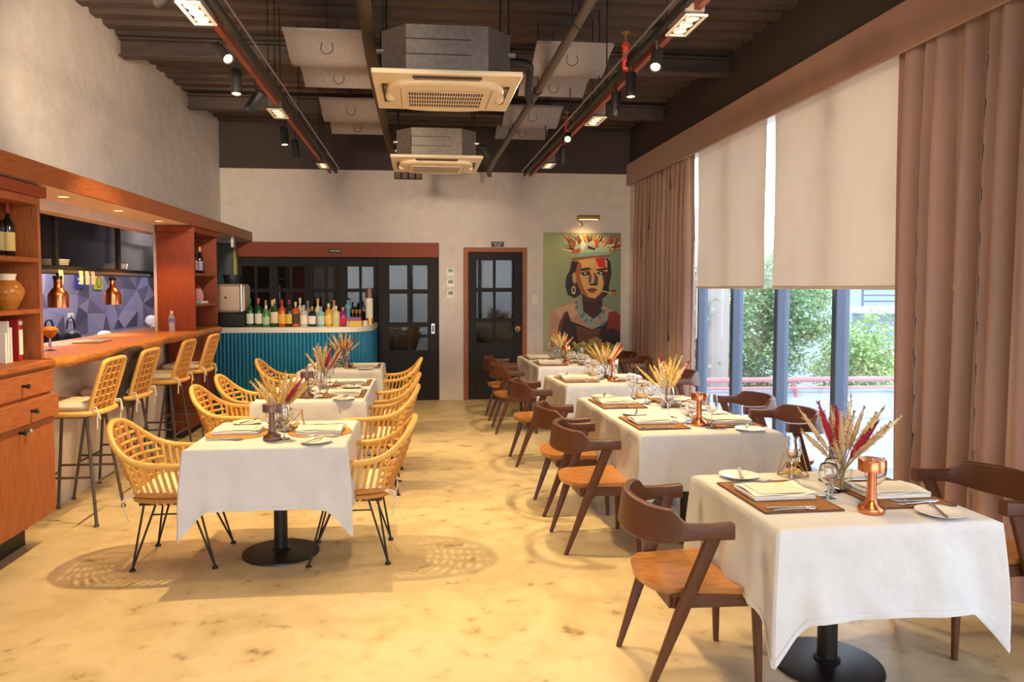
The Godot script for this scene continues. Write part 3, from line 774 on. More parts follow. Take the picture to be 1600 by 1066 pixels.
func kitchen_side() -> void:
	# soffit with its fascia
	var o := thing("soffit", "cream soffit with orange wood fascia running the length of the left wall", "soffit", v3(-2.6, 2.33, -5))
	slot_box("soffit_box", v3(-2.8, 2.335, -10.86), v3(-2.39, 2.44, 1.5), "cream_paint", o)
	for k in 3:
		slot_box("fascia_board", v3(-2.39, 2.325, -10.86 + k * 4.12 + 0.002), v3(-2.365, 2.455, -10.86 + (k + 1) * 4.12), "fascia_wood", o, 0.002)
	slot_box("hanging_bracket", v3(-2.43, 2.19, -9.95), v3(-2.4, 2.335, -9.9), "cream_paint", o)
	for i in 4:
		var zz: float = [-5.75, -6.75, -7.75, -4.4][i]
		var d := thing("recessed_downlight", ["nearest", "middle", "farthest", "hidden nearest-camera"][i] + " small recessed downlight in the cream soffit over the pass", "ceiling light", v3(-2.6, 2.335, zz), 0, "soffit downlights")
		part(d, "ring", MB.new().lathe([Vector2(0.036, 0.0), Vector2(0.048, -0.004), Vector2(0.05, 0.0)], Vector3.ZERO, 20), M.fixture_white)
		part(d, "lens", MB.new().lathe([Vector2(0.036, -0.001), Vector2(0.001, -0.0015)], Vector3.ZERO, 20), M.soffit_glow)
		spot(v3(-2.6, 2.31, zz), v3(-2.6, 0, zz), 1.5, 55.0, Color(1, 0.74, 0.42), 0.05)
	# near drawer cabinet
	o = thing("drawer_cabinet", "orange-brown wooden sideboard with two drawers and double doors at left edge", "cabinet", v3(-2.6, 0, -4.65))
	slot_box("body", v3(-2.79, 0.2, -5.045), v3(-2.395, 1.165, -4.26), "cabinet_wood_y", o, 0.004)
	slot_box("worktop", v3(-2.79, 1.165, -5.06), v3(-2.36, 1.2, -4.25), "cabinet_wood_z", o, 0.004)
	slot_box("plinth", v3(-2.79, 0, -5.0), v3(-2.55, 0.2, -4.26), "black", o)
	for k in 2:
		var d := slot_box("drawer", v3(-2.395, 1.0 - 0.155 * k, -5.045), v3(-2.372 + 0.03 * k, 1.14 - 0.155 * k, -4.265), "cabinet_wood_z", o, 0.004)
		var kn := part(d, "knob", MB.new().rod(v3(0.2 + 0.03 * k, 1.075 - 0.155 * k, -0.02 - 0.03 * k), v3(0.255 + 0.03 * k, 1.075 - 0.155 * k, -0.02 - 0.03 * k), 0.009, 10).ball(v3(0.262 + 0.03 * k, 1.075 - 0.155 * k, -0.02 - 0.03 * k), v3(0.012, 0.016, 0.016)), M.black_metal)
		var dr := slot_box("door", v3(-2.395, 0.205, -5.045 + 0.392 * k), v3(-2.375, 0.835, -4.656 + 0.392 * k), "cabinet_wood_y", o, 0.004)
		part(dr, "knob", MB.new().rod(v3(0.2, 0.8, -0.045 + 0.07 * k), v3(0.25, 0.8, -0.045 + 0.07 * k), 0.009, 10).ball(v3(0.257, 0.8, -0.045 + 0.07 * k), v3(0.012, 0.016, 0.016)), M.steel if k == 0 else M.black_metal)
	o = thing("open_bookcase", "orange-brown wooden open shelf unit standing on the drawer sideboard", "bookcase", v3(-2.6, 1.2, -4.7))
	slot_box("side_panel", v3(-2.79, 1.2, -5.1), v3(-2.45, 2.25, -5.07), "cabinet_wood_y", o)
	slot_box("side_panel", v3(-2.79, 1.2, -4.29), v3(-2.45, 2.25, -4.26), "cabinet_wood_y", o)
	slot_box("back_panel", v3(-2.795, 1.2, -5.07), v3(-2.775, 2.25, -4.29), "red_wood_y", o)
	for y: float in [1.5, 1.83]:
		slot_box("shelf", v3(-2.775, y, -5.07), v3(-2.455, y + 0.03, -4.29), "cabinet_wood_z", o)
	slot_box("top_rail", v3(-2.79, 2.2, -5.07), v3(-2.45, 2.25, -4.29), "cabinet_wood_z", o)
	slot_box("cornice", v3(-2.79, 2.25, -5.13), v3(-2.42, 2.32, -4.25), "red_wood_z", o, 0.004)
	bottle("wine bottle with cream label and red foil neck on top bookcase shelf", v3(-2.6, 1.86, -5.0), 0.34, 0.039, c8(24, 22, 20), c8(222, 198, 120), c8(140, 40, 40))
	bottle("partly seen dark wine bottle at the left edge of the photo", v3(-2.6, 1.86, -4.88), 0.33, 0.038, c8(24, 22, 20), c8(190, 170, 120), c8(150, 40, 40))
	var va := thing("vase", "rounded amber carved wooden vase with pale lip on middle bookcase shelf", "vase", v3(-2.6, 1.53, -4.97))
	tri(mt("vase_wood", Color.WHITE, 0.3), noise(91, 0.05, [c8(120, 60, 20), c8(206, 140, 60), c8(160, 90, 36)], 128, 3), v3(14, 4, 14))
	part(va, "body", MB.new().lathe([Vector2(0.001, 0), Vector2(0.05, 0), Vector2(0.072, 0.04), Vector2(0.098, 0.1), Vector2(0.096, 0.13), Vector2(0.075, 0.165), Vector2(0.05, 0.185)], Vector3.ZERO, 24), M.vase_wood)
	part(va, "lip", MB.new().lathe([Vector2(0.05, 0.185), Vector2(0.048, 0.195), Vector2(0.056, 0.225), Vector2(0.05, 0.225), Vector2(0.04, 0.19)], Vector3.ZERO, 24), M.menu_card)
	o = thing("book", "thick red hardback book standing in the bookcase, cream and red spine", "book", v3(-2.56, 1.2, -4.98))
	slot_box("cover", v3(-2.76, 1.2, -5.0), v3(-2.53, 1.47, -4.955), "book_red", o, 0.004)
	slot_box("spine_label", v3(-2.531, 1.24, -4.998), v3(-2.527, 1.4, -4.957), "menu_card", o, 0.001)
	slot_box("spine_label", v3(-2.531, 1.43, -4.998), v3(-2.527, 1.455, -4.957), "menu_card", o, 0.001)
	for k in 3:
		var hh: float = [0.22, 0.26, 0.19][k]
		o = thing("book", ["thin grey-white paperback nearest the red book in the bookcase", "second thin pale paperback standing left of the red book", "small pale booklet leaning flat beside the red book"][k], "book", v3(-2.56, 1.2, -4.87 + 0.03 * k))
		slot_box("cover", v3(-2.74, 1.2, -4.88 + 0.03 * k), v3(-2.53, 1.2 + hh, -4.862 + 0.03 * k), ["white_plastic", "fixture_white", "napkin"][k], o, 0.002)
	# live-edge slab
	o = thing("bar_slab", "thick live-edge honey wood bar slab along the kitchen pass", "counter top", v3(-2.75, 1.12, -7.1))
	var g := []
	var kk := 40
	for i in kk + 1:
		var zz := 1.95 - 4.0 * i / kk
		var wob := 0.018 * sin(zz * 5.1) + 0.012 * sin(zz * 11.3 + 1.0) + 0.02 * sin(zz * 2.2)
		var xf := 0.385 + wob - (0.03 if i > 33 else 0.0)
		g.append(PackedVector3Array([v3(-0.4, 0.0, zz), v3(xf - 0.05, 0.0, zz), v3(xf - 0.012, 0.015, zz), v3(xf, 0.045, zz), v3(xf - 0.012, 0.072, zz), v3(xf - 0.03, 0.08, zz), v3(-0.4, 0.08, zz)]))
	var b := MB.new(); b.grid(g)
	for e: int in [0, kk]:
		for j in 5:
			var nz := v3(0, 0, 1.0 if e == 0 else -1.0)
			b.tri(g[e][0], g[e][j + 1], g[e][j + 2], nz, nz, nz)
	part(o, "slab", b, M.slab_wood)
	# far column cabinet and its base
	o = thing("column_cabinet", "tall red-brown wooden open shelf column at the far end of pass", "cabinet", v3(-2.6, 1.2, -8.7))
	slot_box("side_panel", v3(-2.79, 1.2, -8.25), v3(-2.4, 2.26, -8.22), "red_wood_y", o)
	slot_box("side_panel", v3(-2.79, 1.2, -9.12), v3(-2.4, 2.26, -9.09), "red_wood_y", o)
	slot_box("back_panel", v3(-2.795, 1.2, -9.09), v3(-2.775, 2.26, -8.25), "red_wood_y", o)
	for y: float in [1.46, 1.8]:
		slot_box("shelf", v3(-2.775, y, -9.09), v3(-2.405, y + 0.025, -8.25), "cabinet_wood_z", o)
	slot_box("cornice", v3(-2.79, 2.26, -9.14), v3(-2.385, 2.33, -8.2), "red_wood_x", o, 0.004)
	o = thing("base_cabinet", "red-brown wooden base cabinet under the far end of the slab", "cabinet", v3(-2.7, 0, -9.0))
	slot_box("body", v3(-2.745, 0.08, -9.6), v3(-2.56, 1.118, -8.4), "red_wood_y", o)
	slot_box("plinth", v3(-2.745, 0.0, -9.6), v3(-2.62, 0.08, -8.42), "black", o)
	slot_box("joint_strip", v3(-2.56, 0.09, -9.0), v3(-2.557, 1.11, -8.994), "black", o, 0.0)
	bottle("dark wine bottle with yellow label on the top shelf of red column", v3(-2.52, 1.825, -8.62), 0.31, 0.038, c8(26, 22, 20), c8(230, 200, 130), c8(120, 30, 36), "wine bottles in the red column")
	bottle("dark wine bottle with lilac label, right one in the red column", v3(-2.52, 1.825, -8.84), 0.31, 0.036, c8(26, 22, 22), c8(176, 160, 210), c8(220, 180, 130), "wine bottles in the red column")
	o = thing("keepsake_jar", "pink and red figurine jar on middle shelf of the red column", "ornament", v3(-2.52, 1.485, -8.7))
	mt("pink_pale", c8(222, 160, 150), 0.3)
	part(o, "jar", MB.new().lathe([Vector2(0.001, 0.03), Vector2(0.06, 0.03), Vector2(0.075, 0.06), Vector2(0.07, 0.12), Vector2(0.045, 0.17)], Vector3.ZERO, 18), M.pink_pale)
	part(o, "lid", MB.new().lathe([Vector2(0.045, 0.17), Vector2(0.05, 0.175), Vector2(0.03, 0.2), Vector2(0.001, 0.24)], Vector3.ZERO, 18), M.red_paint)
	part(o, "base", MB.new().box(v3(0, 0.015, 0), v3(0.18, 0.03, 0.26), 0.004), M.napkin)
	b = MB.new()
	b.tube(curve([v3(0, 0.01, 0.06), v3(0, 0.16, 0.02), v3(0, 0.23, 0.03), v3(0, 0.2, -0.02), v3(0, 0.1, -0.06), v3(0, 0.02, -0.05)], 4, true), 0.008, 6, true)
	b.box(v3(0, 0.006, 0), v3(0.05, 0.012, 0.12), 0.002)
	solo("ornament", b, M.brass, "small gold looped ornament on the bottom shelf of red column", "ornament", v3(-2.5, 1.2, -8.45))
	# pass: shelf, lamps, tickets, counter things
	o = thing("pass_shelf", "dark metal overhead pass shelf with glossy black back inside the kitchen", "shelf", v3(-3.1, 1.8, -7))
	slot_box("board", v3(-3.35, 1.79, -11.0), v3(-3.0, 1.85, -5.1), "dark_frame", o)
	slot_box("back_panel", v3(-3.42, 1.85, -11.0), v3(-3.38, 2.5, -5.1), "dark_glass_solid" if M.has("dark_glass_solid") else mt("dark_glass_solid", c8(46, 44, 50), 0.12).resource_name, o)
	for zz: float in [-6.49, -7.78, -9.4]:
		slot_box("post", v3(-3.03, 1.85, zz - 0.025), v3(-2.99, 2.5, zz + 0.025), "dark_frame", o)
	slot_box("ticket_rail", v3(-3.0, 1.79, -8.6), v3(-2.985, 1.815, -5.3), "steel", o)
	for k in 2:
		o = thing("plate_stack", ["nearer", "farther"][k] + " pale stack of dishes on the dark overhead pass shelf", "plates", v3(-3.15, 1.85, -6.75 - 1.28 * k), 0, "dishes on the pass shelf")
		for j in 4:
			part(o, "plate", MB.new().lathe([Vector2(0.001, 0.004), Vector2(0.06, 0.0), Vector2(0.12, 0.014), Vector2(0.118, 0.019), Vector2(0.001, 0.01)], v3(0.004 * j, 0.014 * j, 0.006 * (j % 2)), 24), M.porcelain)
	for i in 4:
		var zz: float = [-6.51, -6.88, -7.0, -7.12][i]
		var pp := PackedVector2Array()
		b = MB.new()
		b.grid([[v3(0, 0, -0.04), v3(0, 0, 0.04)], [v3(0.006, -0.05, -0.04), v3(0.006, -0.05, 0.04)], [v3(0.002, -0.12, -0.04), v3(0.004, -0.12, 0.04)]])
		solo("order_ticket", b, M.paper, ["cream order slip hanging alone at left of the pass rail", "left of three cream order slips hanging together", "middle of three cream order slips hanging together", "right of three cream order slips hanging together"][i], "paper slip", v3(-2.98, 1.815, zz), 0, "order slips on the pass rail")
	heat_lamp("left copper bell heat lamp hanging over the kitchen pass", v3(-3.0, 1.5, -6.5))
	heat_lamp("right copper bell heat lamp hanging over the kitchen pass", v3(-3.0, 1.5, -7.6))
	# mural of faceted greys
	var im := Image.create(960, 400, false, Image.FORMAT_RGB8)
	var mcol := [c8(134, 128, 150), c8(88, 84, 100), c8(154, 148, 166), c8(110, 106, 126), c8(74, 71, 84), c8(142, 140, 168)]
	var r2 := RandomNumberGenerator.new(); r2.seed = 5
	im.fill(mcol[0])
	var pts := PackedVector2Array()
	for j in 7:
		for i in 19:
			pts.append(Vector2(i * 56 - 14 + r2.randf_range(-22, 22), j * 68 - 6 + r2.randf_range(-26, 26)))
	var ids := Geometry2D.triangulate_delaunay(pts)
	for i in range(0, ids.size(), 3):
		fill(im, PackedVector2Array([pts[ids[i]], pts[ids[i + 1]], pts[ids[i + 2]]]), mcol[r2.randi() % 6])
	var mm := mt("mural_print", Color.WHITE, 0.5)
	mm.albedo_texture = image_tex(im)
	b = MB.new()
	b.quad(v3(0, 0, 0), v3(0, 0, -6.6), v3(0, 1.75, -6.6), v3(0, 1.75, 0), v3(1, 0, 0))
	b.span(v3(-0.02, 0, -6.6), v3(-0.002, 1.75, 0))
	solo("wall_mural", b, mm, "faceted grey and violet geometric mural on the kitchen wall", "mural", v3(-4.125, 0.75, -5.6))
	o = thing("wall_sign", "small dark blue square sign with white lines on the mural", "sign", v3(-4.11, 1.74, -9.46))
	part(o, "plate", MB.new().box(v3(0, 0, 0), v3(0.015, 0.17, 0.24), 0.002), mt("sign_blue", c8(34, 44, 130), 0.5))
	for k in 2:
		part(o, "lettering", MB.new().box(v3(0.009, 0.03 - 0.05 * k, 0.0), v3(0.003, 0.022, 0.15 - 0.03 * k)), M.white_plastic)
	o = thing("wall_sign", "small yellow square sign with a ring mark on the mural", "sign", v3(-4.11, 1.74, -9.98))
	part(o, "plate", MB.new().box(v3(0, 0, 0), v3(0.015, 0.2, 0.24), 0.002), mt("sign_yellow", c8(204, 190, 60), 0.5))
	var ring := PackedVector3Array()
	for k in 20:
		ring.append(v3(0.009, 0.07 * sin(TAU * k / 20), 0.07 * cos(TAU * k / 20)))
	part(o, "ring_mark", MB.new().tube(ring, 0.006, 5, true), mt("olive_mark", c8(120, 130, 40), 0.5))
	o = thing("work_counter", "steel kitchen worktop behind the pass", "counter", v3(-3.75, 0, -8))
	slot_box("top", v3(-4.12, 1.06, -12), v3(-3.4, 1.1, -5), "steel", o)
	slot_box("base", v3(-4.1, 0, -12), v3(-3.5, 1.06, -5), "dark_frame", o)
	for k in 2:
		o = thing("kettle", ["black kettle", "low black pot"][k] + " on the kitchen worktop behind the pass, left end", "kettle", v3(-3.6, 1.1, -7.6 - 0.45 * k))
		part(o, "body", MB.new().lathe([Vector2(0.001, 0), Vector2(0.09, 0), Vector2(0.1, 0.03), Vector2(0.09, 0.13 - 0.04 * k), Vector2(0.05, 0.16 - 0.04 * k), Vector2(0.001, 0.17 - 0.04 * k)], Vector3.ZERO, 18), M.black)
		part(o, "handle", MB.new().tube(curve([v3(0, 0.14, 0.09), v3(0, 0.24, 0.05), v3(0, 0.24, -0.05), v3(0, 0.14, -0.09)], 5), 0.01, 6), M.black)
	o = thing("socket_plate", "white power socket plate on the mural behind the kettles", "socket", v3(-4.11, 1.32, -9.2))
	part(o, "plate", MB.new().box(Vector3.ZERO, v3(0.012, 0.09, 0.14), 0.003), M.white_plastic)
	part(o, "outlet", MB.new().box(v3(0.007, 0, 0), v3(0.004, 0.03, 0.03), 0.001), M.black)
	b = MB.new()
	for k in 9:
		b.ball(v3(rng.randf_range(-0.08, 0.08), 0.06 + rng.randf_range(0, 0.07), rng.randf_range(-0.22, 0.22)), v3(0.08, 0.07, 0.09), 10)
	solo("towel_bundle", b, M.napkin, "white crumpled towel bundle on the kitchen worktop, right side", "towel", v3(-3.55, 1.1, -10.4))
	solo("bread_roll", MB.new().ball(v3(0, 0.045, 0), v3(0.07, 0.05, 0.1), 14), M.menu_card, "pale bun lying on the kitchen worktop between the lamps", "bread", v3(-3.45, 1.1, -8.5))
	o = thing("ceiling_panel_light", "plain kitchen ceiling light panel above the worktop", "ceiling light", v3(-3.75, 2.48, -8.2))
	part(o, "panel", MB.new().box(Vector3.ZERO, v3(0.3, 0.03, 1.2), 0.004), glow("kitchen_glow", Color(0.9, 0.9, 1.0), 2.0))
	omni(v3(-3.6, 2.3, -8.2), 3.0, Color(1.0, 0.94, 0.98), 0.2)
	o = thing("ceiling_panel_light", "second kitchen ceiling light panel, over the mural's far part", "ceiling light", v3(-3.6, 2.48, -10.8))
	part(o, "panel", MB.new().box(Vector3.ZERO, v3(0.3, 0.03, 1.2), 0.004), M.kitchen_glow)
	omni(v3(-3.4, 2.3, -10.8), 3.2, Color(1.0, 0.94, 0.98), 0.2)
	o = thing("laptop", "closed silver laptop lying on the live-edge bar slab", "laptop", v3(-2.78, 1.2, -6.6), 0.1)
	part(o, "base", MB.new().box(v3(0, 0.006, 0), v3(0.22, 0.01, 0.32), 0.004), M.steel)
	part(o, "lid", MB.new().box(v3(0, 0.015, 0), v3(0.22, 0.007, 0.32), 0.003), mt("laptop_lid", c8(206, 204, 202), 0.35, 0.6))
	o = thing("dessert_coupe", "orange dessert in a stemmed glass coupe at the slab's near end", "dessert", v3(-2.72, 1.2, -5.75))
	part(o, "coupe", MB.new().lathe([Vector2(0.001, 0.004), Vector2(0.045, 0.002), Vector2(0.012, 0.01), Vector2(0.008, 0.09), Vector2(0.04, 0.12), Vector2(0.062, 0.16)], Vector3.ZERO, 20), M.glass)
	part(o, "dessert", MB.new().lathe([Vector2(0.001, 0.1), Vector2(0.036, 0.122), Vector2(0.056, 0.158), Vector2(0.04, 0.175), Vector2(0.001, 0.185)], Vector3.ZERO, 20), mt("dessert_orange", c8(206, 120, 56), 0.5))
	o = thing("water_bottle", "clear plastic water bottle with blue label standing by the red column", "bottle", v3(-2.6, 1.2, -8.08))
	part(o, "body", MB.new().lathe([Vector2(0.001, 0), Vector2(0.03, 0), Vector2(0.033, 0.01), Vector2(0.03, 0.06), Vector2(0.033, 0.1), Vector2(0.033, 0.15), Vector2(0.014, 0.19), Vector2(0.013, 0.2)], Vector3.ZERO, 18), pane("plastic_clear", c8(225, 235, 240), 0.35))
	part(o, "paper_label", MB.new().lathe([Vector2(0.034, 0.1), Vector2(0.0345, 0.145)], Vector3.ZERO, 18), mt("label_blue", c8(110, 120, 190), 0.6))
	part(o, "cap", MB.new().lathe([Vector2(0.015, 0.195), Vector2(0.015, 0.22), Vector2(0.001, 0.22)], Vector3.ZERO, 14), M.white_plastic)

func bar_side() -> void:
	# painted end of the left wall by the bar
	var o := thing("painted_panel", "slate and teal painted wall panel behind the coffee machine", "wall panel", v3(-2.795, 1.15, -10))
	slot_box("panel", v3(-2.798, 1.1, -10.86), v3(-2.78, 2.3, -9.13), "slate_wall", o, 0.0)
	slot_box("panel", v3(-2.78, 1.1, -10.866), v3(-2.62, 2.3, -10.85), "slate_wall", o, 0.0)
	part(o, "teal_facet", MB.new().prism(PackedVector2Array([Vector2(0.55, 0.2), Vector2(-0.1, 0.2), Vector2(0.8, 1.12), Vector2(0.85, 0.9)]), 0.008, Transform3D(Basis(Vector3.UP, PI / 2), v3(0.015, -0.25, 0.0))), M.teal_wall)
	solo("trim_strip", MB.new().box(Vector3.ZERO, v3(0.035, 0.75, 0.05), 0.004), M.lime_strip, "lime yellow vertical strip on the wall left of the bar glazing", "trim", v3(-2.6, 1.8, -10.83))
	# bar counter
	o = thing("bar_counter", "teal fluted bar counter with rounded corner and pale stone top", "bar counter", v3(-1.5, 0, -9.9))
	var path := PackedVector2Array([Vector2(-2.54, -9.56), Vector2(-1.02, -9.56)])
	for k in 9:
		var a := PI / 2 * (k + 1) / 9.0
		path.append(Vector2(-1.02 + 0.38 * sin(a), -9.56 - 0.5 + 0.5 * cos(a)))
	path.append(Vector2(-0.63, -10.84))
	var top := PackedVector2Array()
	for q in path:
		var c := Vector2(-1.4, -10.2)
		top.append(q + (q - c).normalized() * Vector2(0.03, 0.03))
	top[0].x = -2.54
	top.append(Vector2(-1.15, -10.84)); top.append(Vector2(-1.15, -10.16)); top.append(Vector2(-2.54, -10.16))
	var flat := PackedVector2Array()
	for q in top:
		flat.append(Vector2(q.x + 1.5, -(q.y + 9.9)))
	part(o, "stone_top", MB.new().prism(flat, 0.065, Transform3D(Basis(Vector3.RIGHT, -PI / 2), v3(0, 1.095, 0))), M.bar_top)
	var core := path.duplicate()
	core.append(Vector2(-1.1, -10.84)); core.append(Vector2(-1.1, -10.12)); core.append(Vector2(-2.54, -10.12))
	flat = PackedVector2Array()
	for q in core:
		flat.append(Vector2(q.x + 1.5, -(q.y + 9.9)))
	part(o, "body", MB.new().prism(flat, 1.095, Transform3D(Basis(Vector3.RIGHT, -PI / 2), Vector3.ZERO)), M.teal_flute)
	var run := 0.0
	var fl := MB.new().lathe([Vector2(0.0235, 0.0), Vector2(0.0235, 1.094)], Vector3.ZERO, 12).mesh()
	for i in path.size() - 1:
		var a := path[i]; var b2 := path[i + 1]
		var L := a.distance_to(b2)
		while run < L:
			var q := a.lerp(b2, run / L)
			var f := part(o, "flute", fl, M.teal_flute)
			f.position = v3(q.x + 1.5, 0, q.y + 9.9)
			run += 0.047
		run -= L
	# coffee machine
	o = thing("coffee_machine", "silver and black coffee machine with bean hopper on the bar's left end", "coffee machine", v3(-2.4, 1.16, -9.85))
	part(o, "body", MB.new().box(v3(0, 0.37, 0), v3(0.36, 0.36, 0.36), 0.03), mt("machine_silver", c8(214, 190, 166), 0.35, 0.4))
	part(o, "base", MB.new().box(v3(0, 0.095, 0), v3(0.35, 0.19, 0.35), 0.02), M.black)
	part(o, "hopper", MB.new().lathe([Vector2(0.1, 0.55), Vector2(0.11, 0.6), Vector2(0.125, 0.66), Vector2(0.12, 0.67), Vector2(0.001, 0.665)], Vector3.ZERO, 18), M.black)
	part(o, "badge", MB.new().rod(v3(-0.05, 0.38, 0.178), v3(-0.05, 0.38, 0.184), 0.017, 14), M.book_red)
	part(o, "chrome_edge", MB.new().rod(v3(0.14, 0.2, 0.165), v3(0.14, 0.54, 0.165), 0.022, 12), M.steel)
	# bottles
	var dg := c8(34, 80, 40); var gr := "bottles on the bar"
	for q: Array in [
		["first green bottle with round white badge, next to coffee machine", -2.166, 0.37, dg, c8(226, 226, 214), c8(60, 110, 60), 0],
		["second green bottle with round white badge and pinkish cap", -2.06, 0.37, dg, c8(228, 226, 210), c8(196, 90, 90), 0],
		["short light green bottle with white cap, third from the machine", -1.964, 0.28, c8(70, 140, 74), c8(176, 206, 170), c8(236, 232, 220), 0],
		["square-shouldered dark green bottle with cream and red label", -1.86, 0.36, c8(30, 70, 36), c8(230, 212, 180), c8(220, 180, 70), 1],
		["orange-red bottle with bright red cap on the bar", -1.762, 0.35, c8(206, 74, 30), c8(232, 180, 60), c8(206, 34, 36), 0],
		["dark bottle with yellow label and magenta neck on the bar", -1.673, 0.35, c8(40, 44, 26), c8(226, 190, 80), c8(150, 50, 100), 0],
		["amber spirit bottle with slanted black label on the bar", -1.593, 0.32, c8(190, 96, 34), c8(80, 60, 44), c8(226, 206, 150), 1],
		["clear bottle with cream label in the middle of the bar", -1.488, 0.28, c8(196, 190, 168), c8(238, 232, 208), c8(210, 200, 180), 1],
		["dark navy round bottle with white diamond label on the bar", -1.383, 0.26, c8(34, 32, 50), c8(232, 226, 214), c8(222, 160, 60), 1],
		["pale blue glass bottle on the bar", -1.27, 0.26, c8(130, 186, 190), c8(196, 212, 206), c8(150, 170, 180), 1],
		["golden yellow bottle on the bar, left of the pale one", -1.173, 0.3, c8(220, 164, 44), c8(236, 196, 96), c8(238, 220, 180), 0],
		["pale yellow-green bottle on the bar near the tray", -1.076, 0.27, c8(214, 206, 120), c8(206, 200, 150), c8(226, 214, 180), 1],
		["purple bottle with orange cap beside the tray on the bar", -0.99, 0.25, c8(140, 30, 120), c8(190, 40, 60), c8(232, 170, 50), 0]]:
		bottle(q[0], v3(q[1], 1.16, -9.74), q[2], 0.046 if q[6] == 0 else 0.05, q[3], q[4], q[5], gr, q[6])
	for q: Array in [["tall amber-capped bottle in the back row behind the green bottles", -2.0, 0.34, c8(120, 80, 40), c8(200, 140, 60)], ["white-capped clear bottle in the back row behind green bottles", -1.915, 0.34, c8(190, 190, 180), c8(236, 232, 226)], ["tallest clear bottle in the back row behind the amber spirit", -1.56, 0.37, c8(206, 196, 180), c8(228, 210, 180)], ["grey-green bottle in the back row behind the clear bottle", -1.46, 0.33, c8(120, 130, 126), c8(130, 140, 140)], ["white bottle with yellow cap in the back row behind the blue", -1.33, 0.36, c8(226, 214, 180), c8(232, 190, 70)], ["clear bottle with coral cap in the back row behind the pale yellow", -1.12, 0.34, c8(220, 190, 150), c8(222, 120, 96)]]:
		bottle(q[0], v3(q[1], 1.16, -9.9), q[2], 0.042, q[3], c8(226, 214, 190), q[4], gr, 0)
	o = thing("tray", "purple tray box on top of the yellow and white boxes", "tray", v3(-0.9, 1.235, -9.84))
	part(o, "tray_body", MB.new().box(v3(0, 0.02, 0), v3(0.27, 0.04, 0.2), 0.006), mt("tray_purple", c8(136, 80, 140), 0.5))
	solo("box", MB.new().box(v3(0, 0.037, 0), v3(0.16, 0.074, 0.16), 0.004), mt("box_yellow", c8(226, 184, 60), 0.6), "yellow box under the purple tray at the bar's right end", "box", v3(-0.83, 1.16, -9.83))
	solo("box", MB.new().box(v3(0, 0.037, 0), v3(0.1, 0.074, 0.15), 0.004), M.menu_card, "white box with red mark under the purple tray", "box", v3(-0.965, 1.16, -9.85))
	b_figure()
	o = thing("jar", "small cream jar at the right end of the bar row", "jar", v3(-0.71, 1.16, -9.85))
	part(o, "jar_body", MB.new().lathe([Vector2(0.001, 0), Vector2(0.03, 0), Vector2(0.034, 0.02), Vector2(0.03, 0.07), Vector2(0.001, 0.072)], Vector3.ZERO, 14), M.menu_card)
	o = thing("tall_vase", "tall cream cylinder with dark foot and brown rim on the bar", "vase", v3(-0.68, 1.16, -10.2))
	part(o, "tube", MB.new().lathe([Vector2(0.05, 0.09), Vector2(0.052, 0.36), Vector2(0.001, 0.36)], Vector3.ZERO, 20), M.menu_card)
	part(o, "foot", MB.new().lathe([Vector2(0.001, 0), Vector2(0.055, 0), Vector2(0.055, 0.09), Vector2(0.05, 0.09)], Vector3.ZERO, 20), M.brass)
	part(o, "rim", MB.new().lathe([Vector2(0.052, 0.36), Vector2(0.052, 0.39), Vector2(0.05, 0.5), Vector2(0.001, 0.5)], Vector3.ZERO, 20), M.bronze)

func b_figure() -> void:
	var o := thing("figurine", "pale blue bust-shaped bottle standing on the purple tray", "ornament", v3(-0.93, 1.275, -9.84))
	var bm := mt("figure_blue", c8(92, 150, 176), 0.35)
	part(o, "bust", MB.new().lathe([Vector2(0.001, 0), Vector2(0.035, 0), Vector2(0.022, 0.03), Vector2(0.03, 0.09), Vector2(0.048, 0.13), Vector2(0.04, 0.16), Vector2(0.016, 0.175), Vector2(0.022, 0.2), Vector2(0.014, 0.225), Vector2(0.001, 0.23)], Vector3.ZERO, 18), bm)
	for k in 3:
		var g := thing("bar_glass", ["left", "middle", "right"][k] + " small gilt glass on the purple bar tray", "glass", v3(-0.87 + 0.045 * k, 1.275, -9.82), 0, "gilt glasses on the bar tray")
		part(g, "bowl", MB.new().lathe([Vector2(0.001, 0.002), Vector2(0.016, 0.0), Vector2(0.004, 0.01), Vector2(0.004, 0.04), Vector2(0.018, 0.06), Vector2(0.021, 0.1)], Vector3.ZERO, 14), M.brass)

func glazed(o: Node3D, x0: float, x1: float, y0: float, y1: float, xs: Array, ys: Array, st: float, z: float, m: Material, gm: Material) -> void:
	# leaf frame with muntins and one pane per light
	part(o, "stile", MB.new().span(v3(x0, y0, z - 0.025), v3(x0 + st, y1, z + 0.025), 0.003), m)
	part(o, "stile", MB.new().span(v3(x1 - st, y0, z - 0.025), v3(x1, y1, z + 0.025), 0.003), m)
	for i in ys.size():
		var q: Array = ys[i]
		part(o, "rail", MB.new().span(v3(x0 + st, q[0], z - 0.024), v3(x1 - st, q[1], z + 0.024), 0.003), m)
	for i in ys.size() - 1:
		var ya: float = ys[i][1]; var yb: float = ys[i + 1][0]
		var xa := x0 + st
		for k in xs.size() + 1:
			var xb: float = (xs[k] - 0.02) if k < xs.size() else x1 - st
			part(o, "pane", MB.new().span(v3(xa, ya, z - 0.004), v3(xb, yb, z + 0.004)), gm)
			if k < xs.size():
				part(o, "muntin", MB.new().span(v3(xb, ya, z - 0.02), v3(xb + 0.04, yb, z + 0.02), 0.003), m)
				xa = xb + 0.04

